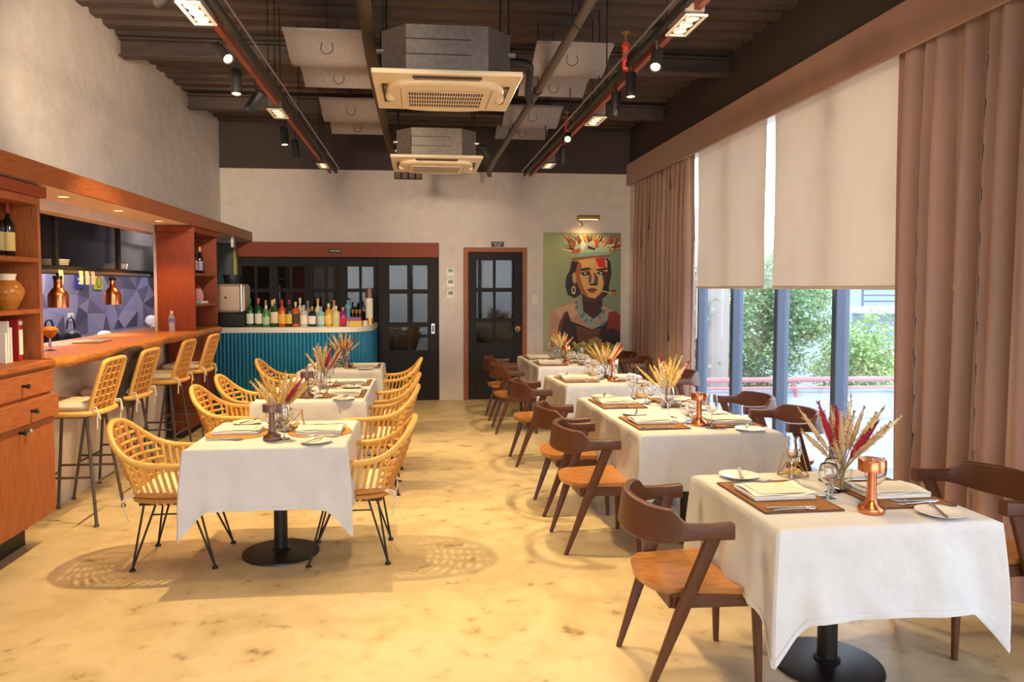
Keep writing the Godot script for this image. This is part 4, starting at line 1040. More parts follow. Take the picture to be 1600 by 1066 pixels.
func back_wall_things() -> void:
	var d := MB.new()
	d.span(v3(-2.59, 2.105, -10.87), v3(0.29, 2.318, -10.835), 0.003)
	var w := struct("door_1", d, M.red_wood_x)
	for k in 4:
		glazed(w, -2.585 + 0.495 * k, -2.09 + 0.495 * k, 0.0, 2.1, [-2.3375 + 0.495 * k], [[0.0, 0.74], [1.1, 1.15], [1.6, 1.65], [1.97, 2.1]], 0.06, -10.93, M.dark_frame, M.dark_glass)
	glazed(w, -0.6, 0.285, 0.0, 2.1, [-0.155], [[0.0, 0.74], [1.085, 1.155], [1.575, 1.64], [1.99, 2.1]], 0.165, -10.9, M.dark_frame, M.dark_glass)
	part(w, "door_pull", MB.new().box(v3(0.2, 1.06, -10.872), v3(0.05, 0.15, 0.006), 0.002), M.steel)
	part(w, "pull_recess", MB.new().box(v3(0.2, 1.06, -10.868), v3(0.022, 0.1, 0.003), 0.001), M.black)
	part(w, "sliding_rail_light", MB.new().ball(v3(0.16, 2.12, -10.83), v3(0.012, 0.012, 0.008), 8), M.brass)
	var o := thing("name_plaque", "tiny dark plaque with pale lettering on the wooden header", "sign", v3(-1.2, 2.19, -10.83))
	part(o, "plate", MB.new().box(Vector3.ZERO, v3(0.19, 0.062, 0.01), 0.002), M.black)
	for k in 8:
		part(o, "lettering", MB.new().box(v3(-0.063 + k * 0.018, 0.004, 0.006), v3(0.011, 0.017 - 0.004 * (k % 2), 0.002)), M.pink_pale)
	d = MB.new()
	d.span(v3(0.649, 0, -10.9), v3(0.72, 2.256, -10.85), 0.004)
	d.span(v3(1.525, 0, -10.9), v3(1.596, 2.256, -10.85), 0.004)
	d.span(v3(0.649, 2.19, -10.9), v3(1.596, 2.256, -10.851), 0.004)
	w = struct("door_2", d, M.cabinet_wood_y)
	glazed(w, 0.72, 1.525, 0.0, 2.19, [1.11], [[0.0, 0.85], [1.16, 1.21], [1.6, 1.66], [2.07, 2.19]], 0.125, -10.9, M.dark_frame, M.dark_glass)
	part(w, "door_knob", MB.new().rod(v3(1.46, 1.05, -10.875), v3(1.46, 1.05, -10.83), 0.012, 10).ball(v3(1.46, 1.05, -10.82), v3(0.03, 0.03, 0.024), 14), M.brass)
	part(w, "knob_rose", MB.new().rod(v3(1.46, 1.05, -10.876), v3(1.46, 1.05, -10.868), 0.04, 16), M.brass)
	o = thing("door_sign", "small black two-line sign above the glazed wooden-framed door", "sign", v3(1.155, 2.305, -10.86))
	part(o, "plate", MB.new().box(Vector3.ZERO, v3(0.185, 0.075, 0.014), 0.003), M.black)
	for k in 2:
		var t := part(o, "lettering", text_mesh(["FUNCTION", "ROOM"][k], 0.022), M.white_plastic)
		t.position = v3(0, 0.012 - 0.03 * k, 0.008)
	for k in 3:
		o = thing("thermostat", ["top", "middle", "bottom"][k] + " of three white thermostats stacked on the wall between doors", "thermostat", v3(0.46, 1.895 - 0.165 * k, -10.86), 0, "wall thermostats")
		part(o, "case", MB.new().box(Vector3.ZERO, v3(0.125, 0.125, 0.02), 0.005), M.white_plastic)
		part(o, "screen", MB.new().box(v3(0, 0.02, 0.0105), v3(0.07, 0.045, 0.003), 0.001), mt("lcd", c8(92, 104, 70), 0.3))
		part(o, "button", MB.new().box(v3(0, -0.035, 0.011), v3(0.05, 0.012, 0.004), 0.001), M.fixture_white)
	o = thing("switch_plate", "cream light switch on the wall between door and painting", "switch", v3(1.715, 1.49, -10.862))
	part(o, "plate", MB.new().box(Vector3.ZERO, v3(0.085, 0.13, 0.014), 0.004), M.fixture_white)
	part(o, "rocker", MB.new().box(v3(0, 0, 0.009), v3(0.03, 0.05, 0.008), 0.002), M.menu_card)
	# picture light
	o = thing("picture_light", "brass picture light mounted above the portrait painting", "lamp", v3(2.49, 2.7, -10.72))
	part(o, "shade", MB.new().lathe([Vector2(0.001, -0.165), Vector2(0.03, -0.165), Vector2(0.03, 0.165), Vector2(0.001, 0.165)], Vector3.ZERO, 16, Basis(Vector3.BACK, PI / 2)), M.brass)
	part(o, "top_strip", MB.new().box(v3(0, 0.022, 0.012), v3(0.332, 0.02, 0.04), 0.004), M.bronze)
	part(o, "tube", MB.new().box(v3(0, -0.032, 0), v3(0.28, 0.01, 0.018), 0.002), M.soffit_glow)
	part(o, "arm", MB.new().tube(curve([v3(-0.08, 0, -0.02), v3(-0.08, -0.04, -0.1), v3(-0.08, -0.09, -0.13)], 5), 0.008, 8), M.brass)
	part(o, "wall_rose", MB.new().lathe([Vector2(0.001, 0.02), Vector2(0.026, 0.016), Vector2(0.03, 0)], v3(-0.08, -0.09, -0.148), 16, Basis(Vector3.RIGHT, PI / 2)), M.brass)
	spot(v3(2.44, 2.62, -10.62), v3(2.43, 1.3, -10.87), 0.3, 65.0, Color(1, 0.82, 0.55), 0.08)
	painting()
	# dried plants standing in front of the painting
	o = thing("dried_arrangement", "large yellow-green dried foliage arrangement in front of the portrait", "plant", v3(2.42, 0, -10.35))
	part(o, "floor_vase", MB.new().lathe([Vector2(0.001, 0), Vector2(0.12, 0), Vector2(0.17, 0.2), Vector2(0.15, 0.45), Vector2(0.08, 0.62), Vector2(0.1, 0.68)], Vector3.ZERO, 22), M.bronze)
	var b := MB.new(); var s := MB.new()
	for k in 46:
		var a := rng.randf() * TAU; var el := rng.randf_range(0.15, 1.3)
		var dd := v3(cos(a) * cos(el) * 1.2, sin(el) * 0.75, sin(a) * cos(el) * 0.55)
		var tip := v3(0, 0.62, 0) + dd * rng.randf_range(0.22, 0.4)
		s.tube(curve([v3(0, 0.55, 0), v3(0, 0.62, 0) + dd * 0.15, tip], 3), 0.003, 4)
		for j in 14:
			var dir := v3(rng.randfn(), rng.randfn(), rng.randfn()).normalized()
			b.tri(tip, tip + dir * 0.075 + v3(0.008, 0, 0), tip + dir * 0.075 - v3(0.008, -0.006, 0), v3(0, 0.5, 1), v3(0, 0.5, 1), v3(0, 0.5, 1))
			b.rod(tip, tip + dir * 0.06, 0.003, 3)
	part(o, "dried_flowers", b, mt("dried_green", c8(178, 164, 96), 0.85)).set_meta("kind", "stuff")
	part(o, "stems", s, M.stem)

func painting() -> void:
	var W := 264; var H := 400
	var im := Image.create(W, H, false, Image.FORMAT_RGB8)
	for y in H:
		for x in W:
			var u := float(x) / W
			var k := 0.5 + 0.5 * sin(x * 1.7 + y * 0.31) * 0.15
			im.set_pixel(x, y, c8(168, 174, 128).lerp(c8(128, 142, 116), clampf(u * 1.1 + (k - 0.5) * 0.3, 0, 1)))
	var P := func(col: Color, a: Array) -> void:
		var q := PackedVector2Array()
		for i in range(0, a.size(), 2):
			q.append(Vector2((a[i] - 45.0) / 610.0 * W, (a[i + 1] - 75.0) / 930.0 * H))
		fill(im, q, col)
	var dark := c8(46, 32, 34); var skin := c8(226, 178, 108); var sh := c8(150, 70, 38); var teal := c8(128, 176, 172)
	P.call(c8(196, 146, 112), [85, 1005, 95, 690, 190, 645, 310, 590, 350, 680, 430, 750, 520, 720, 515, 640, 655, 720, 655, 1005])
	P.call(c8(216, 170, 130), [120, 680, 210, 650, 290, 620, 330, 690, 280, 740, 190, 760])
	P.call(dark, [150, 1005, 165, 790, 205, 700, 232, 690, 262, 770, 340, 800, 430, 835, 530, 790, 600, 700, 655, 720, 655, 1005])
	P.call(c8(120, 52, 40), [150, 900, 165, 790, 205, 700, 225, 700, 190, 800, 180, 960])
	P.call(c8(138, 50, 36), [560, 700, 620, 690, 655, 730, 655, 860, 600, 820, 545, 840])
	P.call(c8(110, 64, 50), [300, 800, 420, 840, 500, 820, 450, 1000, 330, 1000])
	P.call(dark, [262, 300, 250, 370, 222, 420, 214, 490, 232, 560, 290, 588, 335, 560, 320, 300])
	P.call(dark, [540, 270, 572, 300, 580, 400, 560, 500, 565, 545, 500, 600, 480, 560])
	P.call(c8(70, 36, 34), [345, 560, 505, 560, 512, 690, 440, 752, 358, 690])
	P.call(skin, [318, 290, 460, 270, 545, 290, 548, 380, 536, 470, 502, 545, 450, 592, 388, 578, 330, 522, 298, 455, 296, 370])
	P.call(c8(178, 96, 52), [296, 372, 318, 292, 346, 330, 328, 420, 362, 520, 402, 582, 340, 535, 304, 470])
	P.call(c8(204, 36, 28), [446, 275, 524, 268, 534, 345, 480, 345])
	P.call(c8(204, 36, 28), [386, 372, 412, 376, 412, 400, 396, 412])
	P.call(c8(90, 42, 34), [500, 370, 548, 380, 536, 470, 500, 550, 520, 470])
	P.call(dark, [330, 358, 400, 346, 425, 364, 398, 366, 340, 376])
	P.call(dark, [456, 362, 540, 346, 546, 364, 472, 376])
	P.call(dark, [334, 388, 380, 374, 412, 392, 398, 406, 356, 412])
	P.call(dark, [460, 388, 506, 372, 532, 388, 524, 402, 480, 404])
	P.call(c8(236, 210, 170), [362, 388, 382, 384, 380, 398, 364, 400])
	P.call(c8(236, 210, 170), [488, 386, 506, 382, 504, 396, 488, 398])
	P.call(c8(84, 74, 74), [438, 380, 472, 420, 472, 480, 432, 484, 446, 440])
	P.call(c8(110, 84, 72), [400, 410, 424, 398, 418, 470, 398, 472])
	P.call(c8(52, 34, 36), [402, 474, 470, 478, 462, 490, 412, 488])
	P.call(c8(160, 78, 48), [384, 520, 430, 504, 472, 520, 440, 546, 402, 542])
	P.call(dark, [384, 520, 430, 518, 472, 520, 430, 527])
	P.call(c8(86, 46, 34), [334, 540, 400, 590, 452, 592, 524, 520, 508, 600, 440, 622, 362, 604])
	P.call(c8(206, 166, 120), [268, 400, 292, 380, 300, 450, 290, 480, 274, 460])
	P.call(c8(226, 196, 128), [266, 500, 288, 488, 298, 520, 292, 556, 272, 558, 262, 530])
	P.call(dark, [272, 512, 286, 504, 288, 536, 276, 544])
	P.call(c8(220, 180, 130), [468, 514, 584, 546, 584, 556, 468, 524])
	P.call(c8(170, 120, 70), [582, 524, 618, 520, 615, 582, 586, 582])
	P.call(c8(96, 62, 44), [582, 524, 618, 520, 618, 536, 582, 540])
	var rr := RandomNumberGenerator.new(); rr.seed = 4
	for k in 190:
		var x := rr.randf_range(262, 610); var y := rr.randf_range(140, 225)
		var a := rr.randf_range(-0.7, 0.7) + (x - 420) / 170.0
		var L := rr.randf_range(60, 150)
		var e := Vector2(sin(a), -cos(a)) * L
		var s := Vector2(cos(a), sin(a)) * rr.randf_range(4, 11)
		P.call([c8(120, 66, 30), c8(206, 110, 44), c8(64, 40, 36), c8(226, 206, 166), c8(150, 172, 150), c8(88, 50, 30), c8(190, 146, 90)][rr.randi() % 7], [x - s.x, y - s.y, x + s.x, y + s.y, x + e.x, maxf(y + e.y, 76)])
	P.call(c8(170, 192, 168), [268, 235, 290, 180, 330, 165, 350, 130, 380, 160, 420, 140, 450, 170, 500, 150, 520, 190, 560, 190, 560, 235, 268, 250])
	P.call(c8(222, 226, 206), [330, 175, 352, 128, 376, 170, 350, 215])
	P.call(c8(190, 90, 40), [440, 130, 470, 120, 480, 190, 452, 196])
	P.call(c8(60, 44, 40), [390, 176, 450, 196, 450, 212, 390, 200])
	P.call(c8(176, 90, 44), [266, 212, 330, 195, 330, 235, 266, 252])
	P.call(c8(136, 172, 156), [264, 240, 570, 218, 566, 246, 268, 278])
	P.call(c8(150, 84, 40), [264, 272, 566, 246, 566, 264, 430, 270, 300, 290, 264, 306])
	for q: Array in [[[296, 610, 330, 690, 430, 772, 520, 712, 512, 650], 13], [[300, 650, 352, 742, 430, 806, 524, 792, 536, 710], 15]]:
		var pts: Array = q[0]
		for i in range(0, pts.size() - 2, 2):
			var a := Vector2(pts[i], pts[i + 1]); var b := Vector2(pts[i + 2], pts[i + 3])
			var n: int = int(a.distance_to(b) / 24)
			for k in n:
				var c := a.lerp(b, (k + 0.1) / n); var d := a.lerp(b, (k + 0.85) / n)
				var s := (d - c).orthogonal().normalized() * float(q[1])
				P.call(teal if (k + i) % 3 else c8(86, 132, 140), [c.x + s.x, c.y + s.y, d.x + s.x, d.y + s.y, d.x - s.x, d.y - s.y, c.x - s.x, c.y - s.y])
	var m := mt("painted_canvas", Color.WHITE, 0.6)
	m.albedo_texture = image_tex(im)
	var o := thing("painting", "large portrait painting of a pipe-smoking person in feather headdress", "painting", v3(2.428, 1.598, -10.845))
	part(o, "canvas", MB.new().box(v3(0, 0, 0), v3(1.174, 1.774, 0.04), 0.003), M.menu_card)
	var f := MB.new()
	f.quad(v3(-0.585, -0.885, 0.0215), v3(0.585, -0.885, 0.0215), v3(0.585, 0.885, 0.0215), v3(-0.585, 0.885, 0.0215), v3(0, 0, 1))
	part(o, "painted_face", f, m)

func curtain(label: String, z0: float, z1: float, folds: Array, y_top: float, xc: float) -> void:
	# folds: list of [position 0..1 at the top, position at the bottom, amplitude]
	var o := thing("curtain", label, "curtain", v3(xc, 0, (z0 + z1) / 2), 0)
	var g := []
	var cols := 160
	var sd := rng.randi() % 100
	for i in 15:
		var v := i / 14.0
		var row := PackedVector3Array()
		for j in cols + 1:
			var u := float(j) / cols
			var ph := 0.0
			for q: Array in folds:
				ph += q[2] * sin(TAU * (q[0] * u + q[1] * v * 0.12 + q[3]))
			var amp := lerpf(0.6, 1.0, smoothstep(0.0, 0.35, v))
			var sq := sin(ph * 2.2)
			row.append(v3(0.07 * amp * sq, y_top * (1.0 - v) + 0.001, (z0 - z1) / 2 * (1 - 2 * u) + 0.02 * cos(ph * 2.2) * amp))
		g.append(row)
	part(o, "drape", MB.new().grid(g), M.curtain)
	part(o, "heading_tape", MB.new().span(v3(0.0, y_top, (z1 - z0) / 2), v3(0.02, y_top + 0.05, (z0 - z1) / 2)), M.valance_cloth)

func window_side() -> void:
	var o := thing("valance", "long mauve fabric pelmet running above the blinds and curtains", "pelmet", v3(3.12, 3.18, -5))
	slot_box("face_board", v3(3.09, 3.18, -10.83), v3(3.115, 3.5, 1.0), "valance_cloth", o, 0.006)
	slot_box("top_board", v3(3.115, 3.47, -10.83), v3(3.3, 3.5, 1.0), "valance_cloth", o)
	curtain("gathered mauve curtain at the far end of the window, next to the painting", -8.44, -10.6, [[13.0, 1.0, 0.9, 0.1], [5.3, 0.4, 0.5, 0.3]], 3.45, 3.2)
	curtain("nearer mauve curtain hanging in deep folds behind the front table", -2.4, -4.66, [[9.0, -0.6, 0.9, 0.2], [3.7, 0.8, 0.6, 0.55]], 3.45, 3.19)
	for k in 3:
		var a: float = [-6.7, -4.6, -2.5][k]; var b: float = [-8.39, -6.53, -4.52][k]
		o = thing("roller_blind", ["narrower cream roller blind half lowered beside the far curtain", "wider cream roller blind half lowered beside the near curtain", "cream roller blind behind the near curtain, mostly hidden"][k], "blind", v3(3.26, 0, (a + b) / 2), 0, "half-lowered roller blinds")
		var h := (a - b) / 2
		var g := []
		for i in 9:
			var row := PackedVector3Array()
			for j in 13:
				var u := j / 12.0
				row.append(v3(0.005 * sin(u * 7.0 + k * 2.0) + 0.004 * sin(i * 0.9 + u * 4.0), 3.45 - (3.45 - 1.68) * i / 8.0, h - 2 * h * u))
			g.append(row)
		part(o, "fabric", MB.new().grid(g), M.blind_cloth)
		part(o, "bottom_bar", MB.new().box(v3(0, 1.668, 0), v3(0.018, 0.028, 2 * h), 0.006), M.blind_cloth)
		part(o, "roller", MB.new().rod(v3(0, 3.42, h), v3(0, 3.42, -h), 0.025, 12), M.fixture_white)
	var b2 := MB.new()
	b2.rod(v3(3.27, 3.3, -8.415), v3(3.27, 1.1, -8.415), 0.004, 5); b2.rod(v3(3.27, 3.3, -8.435), v3(3.27, 1.1, -8.435), 0.004, 5)
	b2.tube(curve([v3(3.27, 1.1, -8.415), v3(3.27, 1.06, -8.425), v3(3.27, 1.1, -8.435)], 4), 0.004, 5)
	solo("blind_cord", b2, M.white_plastic, "white looped blind cord hanging beside the far curtain", "cord")

# ---------- tables ----------
func cloth(o: Node3D, w: float, d: float, drop: float, sd: int) -> void:
	var per := []   # [edge point, normal, distance to the nearest corner]
	var hw := w / 2; var hd := d / 2; var r := 0.012
	var sides := [[Vector2(-hw, hd), Vector2(hw, hd), Vector2(0, 1)], [Vector2(hw, hd), Vector2(hw, -hd), Vector2(1, 0)], [Vector2(hw, -hd), Vector2(-hw, -hd), Vector2(0, -1)], [Vector2(-hw, -hd), Vector2(-hw, hd), Vector2(-1, 0)]]
	for s: Array in sides:
		var a: Vector2 = s[0]; var b: Vector2 = s[1]
		var L := a.distance_to(b)
		var m := 40
		for i in m:
			var t := 0.5 - 0.5 * cos(PI * i / m)
			var p := a.lerp(b, clampf(t, 0.0015, 1.0))
			var dc := minf(t, 1.0 - t) * L
			per.append([p, s[2], dc, t * L])
	var g := []
	var fn := FastNoiseLite.new(); fn.seed = sd; fn.frequency = 3.2; fn.fractal_octaves = 3
	var n := per.size()
	var body_rows := 13
	for i in body_rows + 3:
		var row := PackedVector3Array()
		for j in n:
			var e: Vector2 = per[j][0]; var nn: Vector2 = per[j][1]; var dc: float = per[j][2]
			if i == 0:
				row.append(v3(e.x * 0.001, 0, e.y * 0.001)); continue
			if i == 1:
				row.append(v3(e.x * (1 - r / hw), 0.0, e.y * (1 - r / hd))); continue
			if i == 2:
				row.append(v3(e.x * (1 - 0.3 * r / hw), -r * 0.3, e.y * (1 - 0.3 * r / hd))); continue
			var v := float(i - 3) / (body_rows - 1)
			var wc := pow(maxf(0.0, 1.0 - dc / 0.12), 1.3)
			var dg := Vector2(signf(e.x), signf(e.y)) * 0.7071
			var len := drop * (1.0 + 0.46 * wc)
			var fold := sin((dc - 0.1) / 0.05) * exp(-pow((dc - 0.11) / 0.07, 2.0)) * 0.022
			var rip: float = 0.008 * sin(per[j][3] * 13.0 + sd * 1.7 + j / 40) + 0.006 * sin(per[j][3] * 29.0 + sd)
			var out := nn * (0.008 + v * (0.022 + fold * 1.2 + rip) * (1.0 - wc)) + dg * wc * (0.035 * sin(v * PI * 0.62) + 0.012)
			out += nn * fn.get_noise_3d(e.x + out.x, v * drop * 0.7, e.y + out.y) * 0.02 * sin(minf(v * 4.0, PI / 2)) * (1.0 - wc)
			row.append(v3(e.x + out.x, -r - (len - r) * v, e.y + out.y))
		g.append(row)
	part(o, "cloth", MB.new().grid(g, true), M.linen)
	var hem := []
	for q: Array in [[0.93, 0.0015], [0.932, 0.0035], [0.996, 0.0035], [1.003, 0.001]]:
		var row := PackedVector3Array()
		var last: PackedVector3Array = g[g.size() - 1]; var prev: PackedVector3Array = g[g.size() - 2]
		for j in n:
			var p: Vector3 = prev[j].lerp(last[j], 1.0 - (1.0 - q[0]) * (body_rows - 1))
			var nn: Vector2 = per[j][1]
			row.append(p + v3(nn.x, 0, nn.y) * q[1])
		hem.append(row)
	part(o, "hem", MB.new().grid(hem, true), M.linen)

func table(ti: Dictionary) -> void:
	var w: float = ti.w; var d: float = ti.d
	var o := thing("pedestal_table", "black pedestal table under the " + ti.name + " cloth", "table", v3(ti.x, 0, ti.z), ti.turn)
	var m := 2 if d > 1.2 else 1
	for k in m:
		var zz := (k - 0.5) * d / 2 if m == 2 else 0.0
		part(o, "tabletop", MB.new().box(v3(0, 0.735, zz), v3(w - 0.03, 0.035, d / m - 0.02), 0.004), M.cabinet_wood_x)
		part(o, "base_plate", MB.new().lathe([Vector2(0.001, 0.026), Vector2(0.06, 0.026), Vector2(0.2, 0.018), Vector2(0.232, 0.012), Vector2(0.235, 0.0)], v3(0, 0, zz), 40), M.black_metal)
		part(o, "column", MB.new().lathe([Vector2(0.042, 0.02), Vector2(0.042, 0.72)], v3(0, 0, zz), 20), M.black_metal)
		part(o, "collar", MB.new().lathe([Vector2(0.055, 0.026), Vector2(0.056, 0.034), Vector2(0.042, 0.038)], v3(0, 0, zz), 20), M.black_metal)
		part(o, "top_bracket", MB.new().box(v3(0, 0.712, zz), v3(0.45, 0.012, 0.06), 0.002).box(v3(0, 0.712, zz), v3(0.06, 0.012, 0.45), 0.002), M.black_metal)
	var c := thing("tablecloth", "white cloth draped over the " + ti.name, "tablecloth", v3(ti.x, 0.76, ti.z), ti.turn)
	cloth(c, w, d, 0.355, int(ti.z * 10))

var protos := {}

func inst(key: String, called: String, label: String, cat: String, at: Vector3, turn: float, group: String, build: Callable) -> Node3D:
	if protos.has(key):
		return dup(protos[key], label, at, turn, group)
	var o := thing(called, label, cat, at, turn, group)
	build.call(o)
	protos[key] = o
	return o

func b_mat(o: Node3D) -> void:
	part(o, "weave", MB.new().box(v3(0, 0.002, 0), v3(0.34, 0.005, 0.46), 0.002), M.woven_mat)
	var b := MB.new()
	for s: float in [-1.0, 1.0]:
		b.box(v3(s * 0.168, 0.003, 0), v3(0.008, 0.007, 0.462), 0.002); b.box(v3(0, 0.003, s * 0.228), v3(0.342, 0.007, 0.008), 0.002)
	part(o, "bound_edge", b, M.mat_edge)

func b_round_mat(o: Node3D) -> void:
	var b := MB.new()
	for k in 9:
		var r := 0.03 + 0.0195 * k
		b.lathe([Vector2(r - 0.011, 0.001), Vector2(r - 0.006, 0.006), Vector2(r + 0.004, 0.006), Vector2(r + 0.009, 0.001)], Vector3.ZERO, 32)
	part(o, "weave", b, M.round_mat)

func b_napkin(o: Node3D) -> void:
	var g := []; var lo := []
	for i in 9:
		var row := PackedVector3Array()
		for j in 13:
			var u := j / 12.0 - 0.5; var v := i / 8.0 - 0.5
			row.append(v3(u * 0.28, 0.02 + 0.004 * sin(u * 9) * cos(v * 6) + (0.006 * pow(absf(u) * 2, 3)), v * 0.2))
		g.append(row)
	var b := MB.new().grid(g)
	for k in 3:
		b.box(v3(-0.003 * k, 0.0035 + 0.006 * k, 0.002 * k), v3(0.276, 0.0055, 0.198), 0.002)
	part(o, "folded_linen", b, M.napkin)
	part(o, "menu_card", MB.new().box(v3(0.0, 0.026, 0), v3(0.21, 0.003, 0.16), 0.001), M.menu_card, "cream menu card lying on the napkin")

func knife_shape(b: MB) -> MB:
	b.prism(PackedVector2Array([Vector2(0.0, -0.006), Vector2(0.1, -0.009), Vector2(0.118, -0.003), Vector2(0.112, 0.006), Vector2(0.0, 0.006)]), 0.002, Transform3D(Basis(Vector3.RIGHT, -PI / 2), v3(0, 0.004, 0)))
	b.box(v3(-0.048, 0.005, 0), v3(0.098, 0.008, 0.014), 0.003)
	return b

func b_knife(o: Node3D) -> void:
	part(o, "blade_and_handle", knife_shape(MB.new()), M.steel)

func b_fork(o: Node3D) -> void:
	var b := MB.new()
	b.tube(PackedVector3Array([v3(-0.1, 0.004, 0), v3(-0.05, 0.007, 0), v3(0.03, 0.005, 0), v3(0.05, 0.007, 0)]), [0.006, 0.005, 0.003, 0.007], 6)
	for k in 4:
		b.tube(PackedVector3Array([v3(0.048, 0.007, -0.008 + 0.0053 * k), v3(0.07, 0.006, -0.009 + 0.006 * k), v3(0.098, 0.011, -0.009 + 0.006 * k)]), 0.0015, 4)
	part(o, "tines_and_handle", b, M.steel)

func b_spoon(o: Node3D) -> void:
	var b := MB.new()
	b.tube(PackedVector3Array([v3(-0.1, 0.004, 0), v3(-0.05, 0.007, 0), v3(0.045, 0.005, 0)]), [0.006, 0.005, 0.003], 6)
	b.ball(v3(0.07, 0.006, 0), v3(0.03, 0.004, 0.018), 12)
	part(o, "bowl_and_handle", b, M.steel)

func b_plate(o: Node3D) -> void:
	part(o, "dish", MB.new().lathe([Vector2(0.001, 0.0), Vector2(0.05, 0.0), Vector2(0.09, 0.014), Vector2(0.092, 0.016), Vector2(0.089, 0.017), Vector2(0.062, 0.007), Vector2(0.001, 0.006)], Vector3.ZERO, 36), M.porcelain)

func b_goblet(o: Node3D) -> void:
	part(o, "stem", MB.new().lathe([Vector2(0.001, 0.0), Vector2(0.034, 0.0), Vector2(0.0345, 0.002), Vector2(0.01, 0.006), Vector2(0.005, 0.02), Vector2(0.005, 0.045), Vector2(0.011, 0.054), Vector2(0.001, 0.0545)], Vector3.ZERO, 24), M.glass)
	part(o, "bowl", MB.new().lathe([Vector2(0.001, 0.055), Vector2(0.02, 0.059), Vector2(0.036, 0.079), Vector2(0.042, 0.1), Vector2(0.039, 0.125), Vector2(0.031, 0.145), Vector2(0.0295, 0.1455), Vector2(0.0372, 0.125), Vector2(0.0402, 0.1), Vector2(0.034, 0.08), Vector2(0.019, 0.0615), Vector2(0.001, 0.058)], Vector3.ZERO, 28), M.glass)

func b_wine(o: Node3D) -> void:
	part(o, "stem", MB.new().lathe([Vector2(0.001, 0.0), Vector2(0.036, 0.0), Vector2(0.0365, 0.002), Vector2(0.01, 0.005), Vector2(0.004, 0.02), Vector2(0.004, 0.085), Vector2(0.009, 0.0955), Vector2(0.001, 0.096)], Vector3.ZERO, 24), M.glass)
	part(o, "bowl", MB.new().lathe([Vector2(0.001, 0.0965), Vector2(0.018, 0.101), Vector2(0.036, 0.122), Vector2(0.042, 0.15), Vector2(0.038, 0.185), Vector2(0.033, 0.212), Vector2(0.0315, 0.2125), Vector2(0.0362, 0.185), Vector2(0.0402, 0.15), Vector2(0.0345, 0.123), Vector2(0.017, 0.1035), Vector2(0.001, 0.099)], Vector3.ZERO, 28), M.glass)

func b_lamp_in(o: Node3D, m: Material) -> void:
	part(o, "base", MB.new().lathe([Vector2(0.001, 0), Vector2(0.05, 0), Vector2(0.052, 0.004), Vector2(0.052, 0.018), Vector2(0.048, 0.026), Vector2(0.03, 0.036), Vector2(0.021, 0.052)], Vector3.ZERO, 32), m)
	part(o, "stem", MB.new().lathe([Vector2(0.021, 0.05), Vector2(0.018, 0.08), Vector2(0.0165, 0.17)], Vector3.ZERO, 24), m)
	part(o, "shade", MB.new().lathe([Vector2(0.0165, 0.168), Vector2(0.05, 0.168), Vector2(0.053, 0.17), Vector2(0.053, 0.212), Vector2(0.05, 0.216), Vector2(0.001, 0.216)], Vector3.ZERO, 36), m)
	part(o, "touch_button", MB.new().lathe([Vector2(0.008, 0.216), Vector2(0.008, 0.2185), Vector2(0.001, 0.219)], Vector3.ZERO, 14), M.steel)

func b_candle(o: Node3D) -> void:
	var top: Array[Vector3] = []
	var b := MB.new()
	var p := [v3(-0.055, 0, -0.045), v3(0.055, 0, -0.045), v3(0.055, 0, 0.045), v3(-0.055, 0, 0.045)]
	var q := [v3(-0.03, 0.13, -0.02), v3(0.045, 0.11, -0.03), v3(0.03, 0.13, 0.02), v3(-0.045, 0.1, 0.035)]
	for k in 4:
		b.rod(p[k], p[(k + 1) % 4], 0.0025, 5); b.rod(q[k], q[(k + 1) % 4], 0.0025, 5); b.rod(p[k], q[k], 0.0025, 5); b.rod(p[k], q[(k + 1) % 4], 0.0025, 5)
	part(o, "wire_frame", b, M.brass)
	b = MB.new()
	for k in 7:
		var a := TAU * k / 7
		b.ball(v3(cos(a) * 0.028, 0.02, sin(a) * 0.028), v3(0.016, 0.012, 0.012), 8)
	b.ball(v3(0, 0.03, 0), v3(0.018, 0.014, 0.018), 8)
	part(o, "wooden_flower", b, M.straw)

